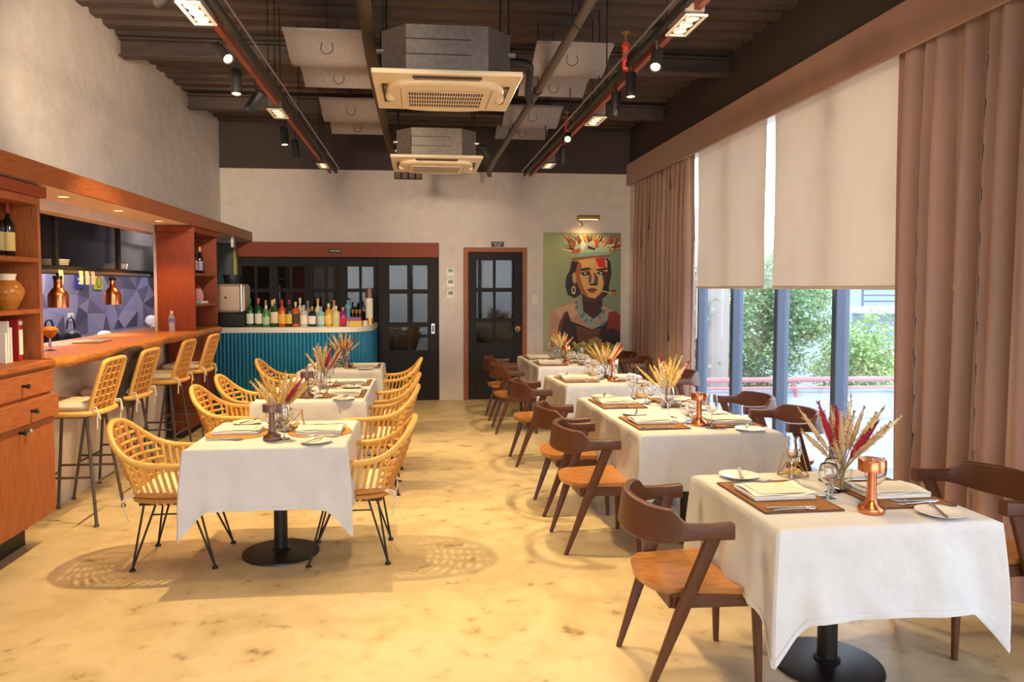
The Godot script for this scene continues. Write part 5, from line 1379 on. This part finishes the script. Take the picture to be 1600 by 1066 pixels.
func vase(label: String, at: Vector3, big: float, reds: int, sd: int, red_m := "crimson", pale := false) -> void:
	var o := thing("grass_vase", label, "vase", at, 0, "dried grass table vases")
	part(o, "glass_body", MB.new().lathe([Vector2(0.001, 0.0), Vector2(0.036, 0.0), Vector2(0.038, 0.008), Vector2(0.035, 0.05), Vector2(0.044, 0.1), Vector2(0.042, 0.1005), Vector2(0.033, 0.05), Vector2(0.0355, 0.014), Vector2(0.001, 0.008)], Vector3.ZERO, 24), M.glass)
	var r := RandomNumberGenerator.new(); r.seed = sd
	for k in 24:
		var red := k < reds
		var a := r.randf() * TAU
		var lean := r.randf_range(0.1, 0.75)
		if red:
			a = [0.2, 2.9, 0.9, 4.0][k % 4]; lean = [0.5, 0.12, 0.42, 0.3][k % 4]
		var L := r.randf_range(0.2, 0.31) * big
		var d := v3(cos(a) * sin(lean), cos(lean), sin(a) * sin(lean))
		var p0 := v3(r.randf_range(-0.015, 0.015), 0.008, r.randf_range(-0.015, 0.015))
		var p1 := v3(0, 0.09, 0) + v3(d.x, 0, d.z) * 0.02
		var p2 := p1 + d * L * 0.4; var p3 := p1 + d * L + v3(d.x, -0.3, d.z) * 0.03
		part(o, "stem", MB.new().tube(curve([p0, p1, p2], 3), 0.0024, 4), M.stem)
		var h := MB.new()
		var fat := 1.25 if red else 1.0
		h.tube(PackedVector3Array([p2 - d * 0.03, p2, p2.lerp(p3, 0.4), p2.lerp(p3, 0.8), p3]), [0.003, 0.009 * fat, 0.011 * fat, 0.006, 0.001], 7)
		for j in 150:
			var u := r.randf_range(-0.1, 1.0)
			var q := p2.lerp(p3, u)
			var s := (d * 1.15 + v3(r.randfn(), r.randfn(), r.randfn()) * 0.7).normalized() * r.randf_range(0.018, 0.036) * fat * (1.15 - 0.6 * u)
			var w := s.cross(v3(r.randfn(), r.randfn(), r.randfn())).normalized() * 0.0028
			h.tri(q - w, q + w, q + s, d, d, d)
		part(o, "seed_head", h, M[red_m] if red else ((M.straw_beige if pale else M.straw) if k % 3 else M.straw_pale))

func tables_and_chairs() -> void:
	var T := [
		{"id": "R1", "x": 1.79, "z": -3.02, "w": 0.905, "d": 0.815, "turn": 0.02, "name": "front right table beside the near curtain", "s": [0.0]},
		{"id": "R2", "x": 1.79, "z": -5.18, "w": 0.905, "d": 1.58, "turn": 0.03, "name": "long second table of the window row", "s": [0.42, -0.4]},
		{"id": "R3", "x": 1.78, "z": -7.1, "w": 0.9, "d": 0.85, "turn": 0.06, "name": "third table of the window row", "s": [0.0]},
		{"id": "R4", "x": 1.78, "z": -8.98, "w": 0.89, "d": 1.45, "turn": 0.03, "name": "farthest window-row table before the portrait", "s": [0.38, -0.36]},
		{"id": "L1", "x": -0.873, "z": -4.68, "w": 0.89, "d": 0.83, "turn": 0.0, "name": "nearest left table among the rattan chairs", "s": [0.0]},
		{"id": "L2", "x": -0.885, "z": -6.7, "w": 0.88, "d": 1.45, "turn": 0.0, "name": "long middle table among the rattan chairs", "s": [0.36, -0.36]},
		{"id": "L3", "x": -0.87, "z": -8.55, "w": 0.88, "d": 0.85, "turn": 0.0, "name": "far rattan-chair table before the teal bar", "s": [0.0]}]
	for t: Dictionary in T:
		table(t)
		var right: bool = String(t.id)[0] == "R"
		for si in t.s.size():
			for side: float in [-1.0, 1.0]:
				var pos := v3(t.x, 0.762, t.z) + Basis(Vector3.UP, t.turn) * v3(side * 0.25, 0, t.s[si])
				var turn: float = t.turn + (0.0 if side < 0 else PI)
				var seat := ("aisle" if side < 0 else "window") if right else ("bar" if side < 0 else "aisle")
				var where: String = "%s side%s, %s" % [seat, "" if t.s.size() == 1 else [" near seat", " far seat"][si], t.name]
				var q := Basis(Vector3.UP, turn)
				var P := func(x: float, z: float, y := 0.0) -> Vector3:
					return pos + q * v3(x, y, z)
				if t.id == "L1":
					inst("rmat", "round_placemat", "round woven straw place mat, " + where, "place mat", pos, turn, "round straw place mats", b_round_mat)
				else:
					inst("mat", "placemat", "brown woven rectangular place mat, " + where, "place mat", pos, turn, "woven place mats", b_mat)
				inst("nap", "napkin", "white folded napkin with menu, " + where, "napkin", P.call(0.0, -0.02, 0.006), turn, "folded napkins", b_napkin)
				inst("kn", "table_knife", "steel table knife, " + where, "knife", P.call(-0.05, 0.185, 0.004), turn, "table knives", b_knife)
				inst("sp", "table_spoon", "steel spoon beside knife, " + where, "spoon", P.call(-0.03, 0.21, 0.004), turn + 0.06, "table spoons", b_spoon)
				inst("fk", "table_fork", "steel fork by the napkin, " + where, "fork", P.call(-0.03, -0.165, 0.004), turn - 0.08, "table forks", b_fork)
				inst("fk", "table_fork", "outer steel fork, " + where, "fork", P.call(-0.01, -0.195, 0.004), turn + 0.12, "table forks", b_fork)
				inst("pl", "side_plate", "small white side plate, " + where, "plate", P.call(-0.02, -0.325), turn, "side plates", b_plate)
				var bk: Node3D = inst("kn", "butter_knife", "butter knife on plate, " + where, "knife", P.call(-0.01, -0.325, 0.016), turn + 1.2, "butter knives", b_knife)
				inst("wg", "wine_glass", "tall clear wine glass, " + where, "glass", P.call(0.185, -0.21), 0.0, "wine glasses", b_wine)
				inst("gb", "water_goblet", "short round clear water goblet, " + where, "glass", P.call(0.215, 0.04), 0.0, "water goblets", b_goblet)
	# lamps, vases and candle holders
	for q: Array in [["R1", 1.815, -2.765, 1], ["R2", 1.829, -4.647, 1], ["R3", 1.857, -6.93, 1], ["R4", 1.74, -8.6, 1], ["L1", -0.876, -4.462, 0], ["L2", -0.921, -6.15, 0], ["L3", -0.83, -8.5, 0]]:
		var nm := ""
		for t: Dictionary in T:
			if t.id == q[0]:
				nm = t.name
		if q[3] == 1:
			inst("cl", "table_lamp", "polished copper mushroom table lamp, " + nm, "lamp", v3(q[1], 0.762, q[2]), 0.0, "copper table lamps", func(o): b_lamp_in(o, M.copper))
		else:
			inst("bl", "table_lamp", "dull bronze mushroom table lamp, " + nm, "lamp", v3(q[1], 0.762, q[2]), 0.0, "bronze table lamps", func(o): b_lamp_in(o, M.bronze))
	vase("glass vase of dried grasses with crimson plumes, front right table", v3(1.875, 0.762, -3.075), 1.12, 4, 3, "crimson", true)
	vase("glass vase of yellow dried grasses with two red plumes, second window table", v3(1.851, 0.762, -5.37), 1.05, 2, 7)
	vase("glass vase of sparse dried stems with one red plume, third window table", v3(1.87, 0.762, -7.25), 0.95, 2, 9, "orange_red")
	vase("glass vase with bright orange-red plumes, table before the portrait", v3(1.791, 0.762, -9.2), 0.9, 4, 12, "orange_red")
	vase("glass vase of straw plumes with one red plume, nearest left table", v3(-0.906, 0.762, -4.86), 1.0, 1, 15)
	vase("glass vase of straw and red plumes, long middle left table", v3(-0.87, 0.762, -6.76), 1.1, 3, 18)
	vase("glass vase of straw and red plumes, left table by teal bar", v3(-0.895, 0.762, -8.78), 1.0, 3, 21)
	for q: Array in [["front right table, behind the goblets", 1.79, -3.345], ["second window table, far end", 1.80, -5.86], ["nearest left table, behind the bronze lamp", -0.79, -4.8], ["third window table", 1.75, -7.42]]:
		inst("cd", "candle_holder", "geometric gold wire candle holder with wooden flower, " + q[0], "candle holder", v3(q[1], 0.762, q[2]), 0.3, "gold wire candle holders", b_candle)
	chairs()

func b_wood_chair(o: Node3D) -> void:
	# faces +x
	var seat := []
	for i in 13:
		var u := i / 12.0
		var x := lerpf(-0.185, 0.265, u)
		var row := PackedVector3Array(); 
		var hw := lerpf(0.2, 0.245, u)
		if i == 0:
			hw -= 0.03
		for j in 13:
			var s := j / 12.0 * 2 - 1
			var back := -0.05 * (1 - s * s) * (1.0 - u) * 0.9
			row.append(v3(x + back, 0.445 - 0.016 * cos(s * PI / 2) * sin(u * PI * 0.9) - 0.012 * u * u * (1 if i == 12 else 0), s * hw))
		seat.append(row)
	var lo := []
	for row: PackedVector3Array in seat:
		var r2 := PackedVector3Array()
		for p in row:
			r2.append(v3(p.x * 0.97, 0.414, p.z * 0.96))
		lo.append(r2)
	var b := MB.new().grid(seat)
	b.grid(lo, false, -1.0)
	for i in 12:
		for j: int in [0, 12]:
			b.quad(seat[i][j], seat[i + 1][j], lo[i + 1][j], lo[i][j], v3(0, 0, -1 if j == 0 else 1))
	for j in 12:
		for i: int in [0, 12]:
			b.quad(seat[i][j], seat[i][j + 1], lo[i][j + 1], lo[i][j], v3(-1 if i == 0 else 1, 0, 0))
	part(o, "seat", b, M.seat_wood)
	b = MB.new()
	for s: float in [-1.0, 1.0]:
		var a0 := v3(-0.13, 0.39, s * 0.205); var a1 := v3(0.225, 0.39, s * 0.215)
		var d := (a1 - a0)
		b.box((a0 + a1) / 2, v3(d.length(), 0.055, 0.024), 0.003, Basis(Vector3.UP, -atan2(d.z, d.x)))
	b.box(v3(0.225, 0.385, 0), v3(0.024, 0.055, 0.42), 0.003)
	b.box(v3(-0.13, 0.385, 0), v3(0.024, 0.055, 0.4), 0.003)
	part(o, "apron", b, M.chair_wood_x)
	for s: float in [-1.0, 1.0]:
		# slanting rear leg that carries the arm
		var p := [v3(-0.235, 0, s * 0.215), v3(-0.105, 0.36, s * 0.245), v3(0.015, 0.685, s * 0.278)]
		b = MB.new()
		var w := [0.022, 0.05, 0.056]; var th := [0.022, 0.032, 0.03]
		var g := []
		for k in 3:
			var row := PackedVector3Array()
			for q: Vector2 in [Vector2(-1, -0.6), Vector2(-1, 0.6), Vector2(-0.7, 1), Vector2(0.7, 1), Vector2(1, 0.6), Vector2(1, -0.6), Vector2(0.7, -1), Vector2(-0.7, -1)]:
				row.append(p[k] + v3(q.x * w[k] / 2, -q.x * w[k] * 0.14, q.y * th[k] / 2))
			g.append(row)
		b.grid(g, true)
		b.box(v3(-0.235, 0.003, s * 0.215), v3(0.02, 0.006, 0.02), 0.001)
		part(o, "rear_leg", b, M.chair_wood_y)
		b = MB.new()
		b.tube(PackedVector3Array([v3(0.238, 0.0, s * 0.222), v3(0.232, 0.2, s * 0.216), v3(0.225, 0.415, s * 0.208)]), [0.0135, 0.019, 0.023], 10)
		part(o, "front_leg", b, M.chair_wood_y)
	# back and arms in one bent band
	var plan := curve([v3(0.085, 0, -0.292), v3(-0.02, 0, -0.288), v3(-0.12, 0, -0.272), v3(-0.205, 0, -0.215), v3(-0.255, 0, -0.11), v3(-0.27, 0, 0), v3(-0.255, 0, 0.11), v3(-0.205, 0, 0.215), v3(-0.12, 0, 0.272), v3(-0.02, 0, 0.288), v3(0.085, 0, 0.292)], 6)
	var band := []
	var m := plan.size()
	for i in m:
		var t := absf(float(i) / (m - 1) * 2 - 1)
		var k := 1.0 - smoothstep(0.5, 0.66, t)
		var yt := lerpf(0.728, 0.775, k) + (0.012 * (1 - t)) + 0.008 * smoothstep(0.8, 1.0, t)
		var yb := lerpf(0.672, 0.635, 1.0 - smoothstep(0.3, 0.75, t))
		var tan := (plan[mini(i + 1, m - 1)] - plan[maxi(i - 1, 0)]).normalized()
		var nn := v3(tan.z, 0, -tan.x)
		var th := lerpf(0.022, 0.017, k)
		var c := plan[i]
		var sl := -nn * 0.018 * k
		if c.x > 0.0:
			th = 0.024
		band.append(PackedVector3Array([c + nn * th * 0.7 + v3(0, yt, 0) + sl * -1, c + nn * th + v3(0, yt - 0.008, 0) + sl * -1, c + nn * th + v3(0, yb + 0.008, 0), c + nn * th * 0.7 + v3(0, yb, 0), c - nn * th * 0.7 + v3(0, yb, 0), c - nn * th + v3(0, yb + 0.008, 0), c - nn * th + v3(0, yt - 0.008, 0) + sl * -1, c - nn * th * 0.7 + v3(0, yt, 0) + sl * -1]))
	b = MB.new()
	b.grid(band, true, -1.0)
	for e: int in [0, m - 1]:
		for j in 6:
			b.tri(band[e][0], band[e][j + 1], band[e][j + 2], v3(1, 0, 0), v3(1, 0, 0), v3(1, 0, 0))
	part(o, "back_and_arms", b, M.chair_wood_x)

func b_rattan_chair(o: Node3D) -> void:
	var half := [v3(0.22, 0.52, 0.25), v3(0.24, 0.59, 0.27), v3(0.17, 0.625, 0.285), v3(0.0, 0.635, 0.292), v3(-0.14, 0.645, 0.285), v3(-0.24, 0.68, 0.262), v3(-0.32, 0.745, 0.218), v3(-0.37, 0.81, 0.15), v3(-0.395, 0.845, 0.07)]
	var pts := half.duplicate()
	pts.append(v3(-0.4, 0.852, 0))
	for i in half.size():
		var p: Vector3 = half[half.size() - 1 - i]
		pts.append(v3(p.x, p.y, -p.z))
	part(o, "rim", MB.new().tube(curve(pts, 5), 0.019, 8), M.rattan)
	part(o, "rim_wrap", MB.new().tube(curve([v3(0.22, 0.52, 0.25), v3(0.23, 0.46, 0.245), v3(0.215, 0.425, 0.24)], 4), 0.017, 8).tube(curve([v3(0.22, 0.52, -0.25), v3(0.23, 0.46, -0.245), v3(0.215, 0.425, -0.24)], 4), 0.017, 8), M.rattan_dark)
	var low := [v3(0.215, 0.425, 0.24), v3(0.0, 0.42, 0.245), v3(-0.15, 0.42, 0.225), v3(-0.225, 0.42, 0.16), v3(-0.25, 0.42, 0.0), v3(-0.225, 0.42, -0.16), v3(-0.15, 0.42, -0.225), v3(0.0, 0.42, -0.245), v3(0.215, 0.425, -0.24)]
	var lc := curve(low, 6)
	for k in 2:
		var lp := PackedVector3Array()
		for p in lc:
			lp.append(p + v3(0, 0.032 * k, 0))
		part(o, "seat_rail", MB.new().tube(lp, 0.016, 8), M.rattan_dark)
	part(o, "front_rail", MB.new().rod(v3(0.22, 0.425, -0.24), v3(0.22, 0.425, 0.24), 0.016, 8), M.rattan_dark)
	for k in 11:
		var x := -0.19 + k * 0.039
		var hw := 0.255 if x > -0.1 else 0.235 - (-0.1 - x) * 0.8
		part(o, "seat_rod", MB.new().rod(v3(x, 0.405, -hw), v3(x, 0.405, hw), 0.0085, 6), M.rattan)
	# side spindles from the seat rail to the arm
	for s: float in [-1.0, 1.0]:
		for k in 11:
			var u := k / 10.0
			var a := v3(lerpf(0.18, -0.2, u), 0.43, s * lerpf(0.243, 0.19, u * u))
			var tx := lerpf(0.16, -0.255, u)
			var ty := 0.625 + (0.012 if u < 0.7 else (u - 0.7) * 0.22)
			part(o, "spindle", MB.new().rod(a, v3(tx, ty, s * lerpf(0.286, 0.258, u * u)), 0.0098, 7), M.rattan)
	# back: five wrapped uprights and seven cross rods
	for k in 5:
		var s := (k - 2) / 2.0
		var top := v3(-0.395 + 0.06 * s * s, 0.845 - 0.075 * s * s, s * 0.17)
		var bot := v3(-0.247 + 0.03 * s * s, 0.43, s * 0.125)
		var mid := (top + bot) / 2 + v3(-0.012, 0, 0)
		var c := curve([bot, mid, top], 10)
		var rr := []
		for i in c.size():
			rr.append(0.0145 + 0.0055 * (i % 2))
		part(o, "wrapped_upright", MB.new().tube(c, rr, 7), M.rattan_dark)
	for k in 8:
		var u := (k + 0.6) / 8.2
		var y := lerpf(0.46, 0.835, u)
		var xb := lerpf(-0.255, -0.392, u)
		var hw: float = [0.2, 0.225, 0.24, 0.25, 0.245, 0.222, 0.185, 0.125][k]
		var xe: float = [-0.18, -0.19, -0.205, -0.225, -0.262, -0.305, -0.345, -0.378][k]
		part(o, "cross_rod", MB.new().tube(curve([v3(xe, y, -hw), v3(lerpf(xe, xb, 0.8), y, -hw * 0.55), v3(xb, y, 0), v3(lerpf(xe, xb, 0.8), y, hw * 0.55), v3(xe, y, hw)], 4), 0.0105, 7), M.rattan)
	part(o, "seat_cushion", MB.new().box(v3(-0.01, 0.462, 0), v3(0.41, 0.045, 0.43), 0.02), M.cushion, "cream seat cushion")
	var tie := MB.new()
	for s: float in [-1.0, 1.0]:
		tie.tube(curve([v3(-0.2, 0.45, s * 0.19), v3(-0.27, 0.44, s * 0.2), v3(-0.28, 0.37, s * 0.205), v3(-0.26, 0.29, s * 0.19)], 4), 0.005, 5)
		tie.tube(curve([v3(-0.2, 0.45, s * 0.19), v3(-0.265, 0.43, s * 0.215), v3(-0.3, 0.4, s * 0.21)], 4), 0.005, 5)
	part(o, "cushion_tie", tie, M.cushion)
	var fr := MB.new()
	fr.box(v3(-0.02, 0.388, 0.18), v3(0.36, 0.014, 0.022), 0.002).box(v3(-0.02, 0.388, -0.18), v3(0.36, 0.014, 0.022), 0.002).box(v3(0.15, 0.388, 0), v3(0.022, 0.014, 0.36), 0.002).box(v3(-0.19, 0.388, 0), v3(0.022, 0.014, 0.36), 0.002)
	fr.rod(v3(-0.13, 0.32, 0.165), v3(0.09, 0.32, 0.165), 0.005, 6).rod(v3(-0.13, 0.32, -0.165), v3(0.09, 0.32, -0.165), 0.005, 6)
	part(o, "under_frame", fr, M.leg_metal)
	for sx: float in [-1.0, 1.0]:
		for sz: float in [-1.0, 1.0]:
			var ft := v3(sx * 0.235, 0.012, sz * 0.215)
			var leg := MB.new()
			leg.rod(v3(sx * 0.155 - 0.02, 0.385, sz * 0.18), ft, 0.0065, 7).rod(v3(sx * 0.155 - 0.02 - sx * 0.06, 0.385, sz * 0.15), ft, 0.0065, 7)
			leg.lathe([Vector2(0.019, 0.0), Vector2(0.019, 0.006), Vector2(0.008, 0.02), Vector2(0.001, 0.022)], v3(ft.x, 0, ft.z), 12)
			part(o, "hairpin_leg", leg, M.leg_metal)

func b_stool(o: Node3D) -> void:
	# faces +x
	part(o, "seat_rail", MB.new().tube(curve([v3(0.2, 0.79, 0.18), v3(0.2, 0.79, -0.18), v3(-0.2, 0.79, -0.2), v3(-0.2, 0.79, 0.2)], 5, true), 0.02, 8, true), M.rattan)
	for k in 8:
		part(o, "seat_rod", MB.new().rod(v3(-0.17 + k * 0.05, 0.79, -0.2), v3(-0.17 + k * 0.05, 0.79, 0.2), 0.009, 6), M.rattan)
	part(o, "seat_cushion", MB.new().box(v3(0.0, 0.832, 0), v3(0.4, 0.055, 0.38), 0.024), M.cushion, "cream seat cushion")
	var fr := [v3(-0.19, 0.79, 0.17), v3(-0.2, 0.85, 0.195), v3(-0.245, 1.0, 0.2), v3(-0.28, 1.11, 0.192), v3(-0.292, 1.15, 0.16), v3(-0.294, 1.156, 0.0), v3(-0.292, 1.15, -0.16), v3(-0.28, 1.11, -0.192), v3(-0.245, 1.0, -0.2), v3(-0.2, 0.85, -0.195), v3(-0.19, 0.79, -0.17), v3(-0.19, 0.775, 0.0)]
	part(o, "back_frame", MB.new().tube(curve(fr, 5, true), 0.0165, 8, true), M.rattan)
	for k in 4:
		var z := -0.132 + k * 0.088
		var c := curve([v3(-0.195, 0.8, z), v3(-0.24, 0.97, z), v3(-0.29, 1.145, z)], 9)
		var rr := []
		for i in c.size():
			rr.append(0.0145 + 0.007 * (i % 2))
		part(o, "wrapped_upright", MB.new().tube(c, rr, 7), M.rattan_dark)
	for k in 6:
		var u := (k + 0.7) / 6.4
		part(o, "cross_rod", MB.new().tube(curve([v3(lerpf(-0.195, -0.285, u), lerpf(0.81, 1.14, u), -0.195), v3(lerpf(-0.205, -0.3, u), lerpf(0.81, 1.14, u), 0.0), v3(lerpf(-0.195, -0.285, u), lerpf(0.81, 1.14, u), 0.195)], 4), 0.0055, 6), M.rattan)
	var tie := MB.new()
	for s: float in [-1.0, 1.0]:
		tie.tube(curve([v3(-0.18, 0.82, s * 0.18), v3(-0.24, 0.83, s * 0.205), v3(-0.245, 0.77, s * 0.205), v3(-0.24, 0.68, s * 0.2)], 4), 0.006, 5)
		tie.tube(curve([v3(-0.18, 0.82, s * 0.18), v3(-0.24, 0.81, s * 0.21), v3(-0.26, 0.75, s * 0.19)], 4), 0.006, 5)
	part(o, "cushion_tie", tie, M.cushion)
	var ring := MB.new()
	ring.box(v3(0, 0.762, 0.16), v3(0.34, 0.02, 0.02), 0.002).box(v3(0, 0.762, -0.16), v3(0.34, 0.02, 0.02), 0.002).box(v3(0.16, 0.762, 0), v3(0.02, 0.02, 0.34), 0.002).box(v3(-0.16, 0.762, 0), v3(0.02, 0.02, 0.34), 0.002)
	part(o, "under_frame", ring, M.stool_metal)
	for sx: float in [-1.0, 1.0]:
		for sz: float in [-1.0, 1.0]:
			var leg := MB.new()
			leg.rod(v3(sx * 0.15, 0.76, sz * 0.15), v3(sx * 0.235, 0.012, sz * 0.235), 0.0115, 9)
			leg.lathe([Vector2(0.016, 0.0), Vector2(0.017, 0.016), Vector2(0.012, 0.024)], v3(sx * 0.235, 0, sz * 0.235), 10)
			part(o, "leg", leg, M.stool_metal)
	for sx: float in [-1.0, 1.0]:
		part(o, "footrest", MB.new().rod(v3(sx * 0.203, 0.29, -0.203), v3(sx * 0.203, 0.29, 0.203), 0.009, 8), M.stool_metal)
		part(o, "footrest", MB.new().rod(v3(-0.198, 0.34, sx * 0.198), v3(0.198, 0.34, sx * 0.198), 0.009, 8), M.stool_metal)

func chairs() -> void:
	var wl := [
		[1.15, -3.06, 0.0, "wooden armchair with curved back at the front table, aisle side, nearest camera"],
		[1.13, -4.68, 0.04, "wooden armchair at the long second window table, aisle side, near seat"],
		[1.13, -5.44, 0.0, "wooden armchair at the long second window table, aisle side, far seat"],
		[1.12, -6.93, 0.02, "wooden armchair alone on the aisle side of third window table"],
		[1.09, -8.46, 0.0, "wooden armchair at the portrait-end table, aisle side, near seat"],
		[1.09, -9.3, 0.0, "wooden armchair at the portrait-end table, aisle side, farthest seat"],
		[2.62, -3.22, PI, "dark wooden armchair in front of the near curtain, window side"],
		[2.60, -5.08, PI, "wooden armchair at the second window table, window side, near seat"],
		[2.62, -5.8, PI, "wooden armchair at the second window table, window side, far seat"],
		[2.66, -7.55, PI, "wooden armchair alone on the window side of third window table"],
		[2.66, -9.1, PI, "wooden armchair before the far curtain, window side, nearer of two"],
		[2.68, -9.8, PI, "wooden armchair before the far curtain, window side, farther of two"]]
	for q: Array in wl:
		inst("wc", "wooden_armchair", q[3], "chair", v3(q[0], 0, q[1]), q[2], "wooden armchairs of the window row", b_wood_chair)
	var rl := [
		[-1.45, -4.67, 0.0, "rattan armchair at the nearest left table, bar side, closest to camera"],
		[-1.45, -6.25, 0.0, "rattan armchair at the long left table, bar side, near seat"],
		[-1.45, -6.98, 0.0, "rattan armchair at the long left table, bar side, far seat"],
		[-1.42, -8.5, 0.0, "rattan armchair farthest on the bar side, against the teal bar"],
		[-0.43, -4.63, PI, "rattan armchair at the nearest left table, aisle side"],
		[-0.41, -6.1, PI, "rattan armchair at the long left table, aisle side, near seat"],
		[-0.4, -6.95, PI, "rattan armchair at the long left table, aisle side, far seat"],
		[-0.38, -8.45, PI, "rattan armchair farthest on the aisle side, before the sliding door"]]
	for q: Array in rl:
		inst("rc", "rattan_armchair", q[3], "chair", v3(q[0], 0, q[1]), q[2], "rattan armchairs of the left row", b_rattan_chair)
	for q: Array in [[-5.56, "first rattan bar stool from the drawer sideboard"], [-6.28, "second rattan bar stool, with a dark jacket hung on it"], [-7.3, "third rattan bar stool from the drawer sideboard"], [-8.15, "fourth rattan bar stool, in front of the red column"]]:
		inst("st", "bar_stool", q[1], "bar stool", v3(-2.48, 0, q[0]), PI, "rattan bar stools", b_stool)
	# jacket on the second stool
	var g := []
	for i in 15:
		var v := i / 14.0
		var row := PackedVector3Array()
		for j in 21:
			var u := j / 20.0 * 2 - 1
			var a := j / 20.0 * TAU
			var w := 0.16 + 0.05 * sin(v * PI) + 0.02 * sin(v * 9)
			var th := 0.035 + 0.03 * v + 0.012 * sin(a * 3 + v * 6)
			row.append(v3(-2.29 - 0.06 * v + th * sin(a) * 1.2 - 0.05 * sin(v * PI), 1.165 - 0.44 * v + 0.012 * sin(a * 4 + 1), -6.2 + w * cos(a) + 0.03 * sin(v * 7)))
		g.append(row)
	var o := thing("jacket", "dark brown jacket draped over the back of the second bar stool", "jacket")
	var b := MB.new().grid(g, true)
	b.ball(v3(-2.29, 1.165, -6.2), v3(0.05, 0.03, 0.15), 12)
	part(o, "body", b, M.jacket)
	part(o, "sleeve", MB.new().tube(curve([v3(-2.3, 1.14, -6.04), v3(-2.34, 1.0, -5.98), v3(-2.37, 0.86, -6.0), v3(-2.42, 0.72, -6.03)], 5), [0.05, 0.055, 0.05, 0.052, 0.055, 0.05, 0.048, 0.052, 0.05, 0.047, 0.05, 0.048, 0.046, 0.045, 0.044, 0.04], 10), M.jacket)
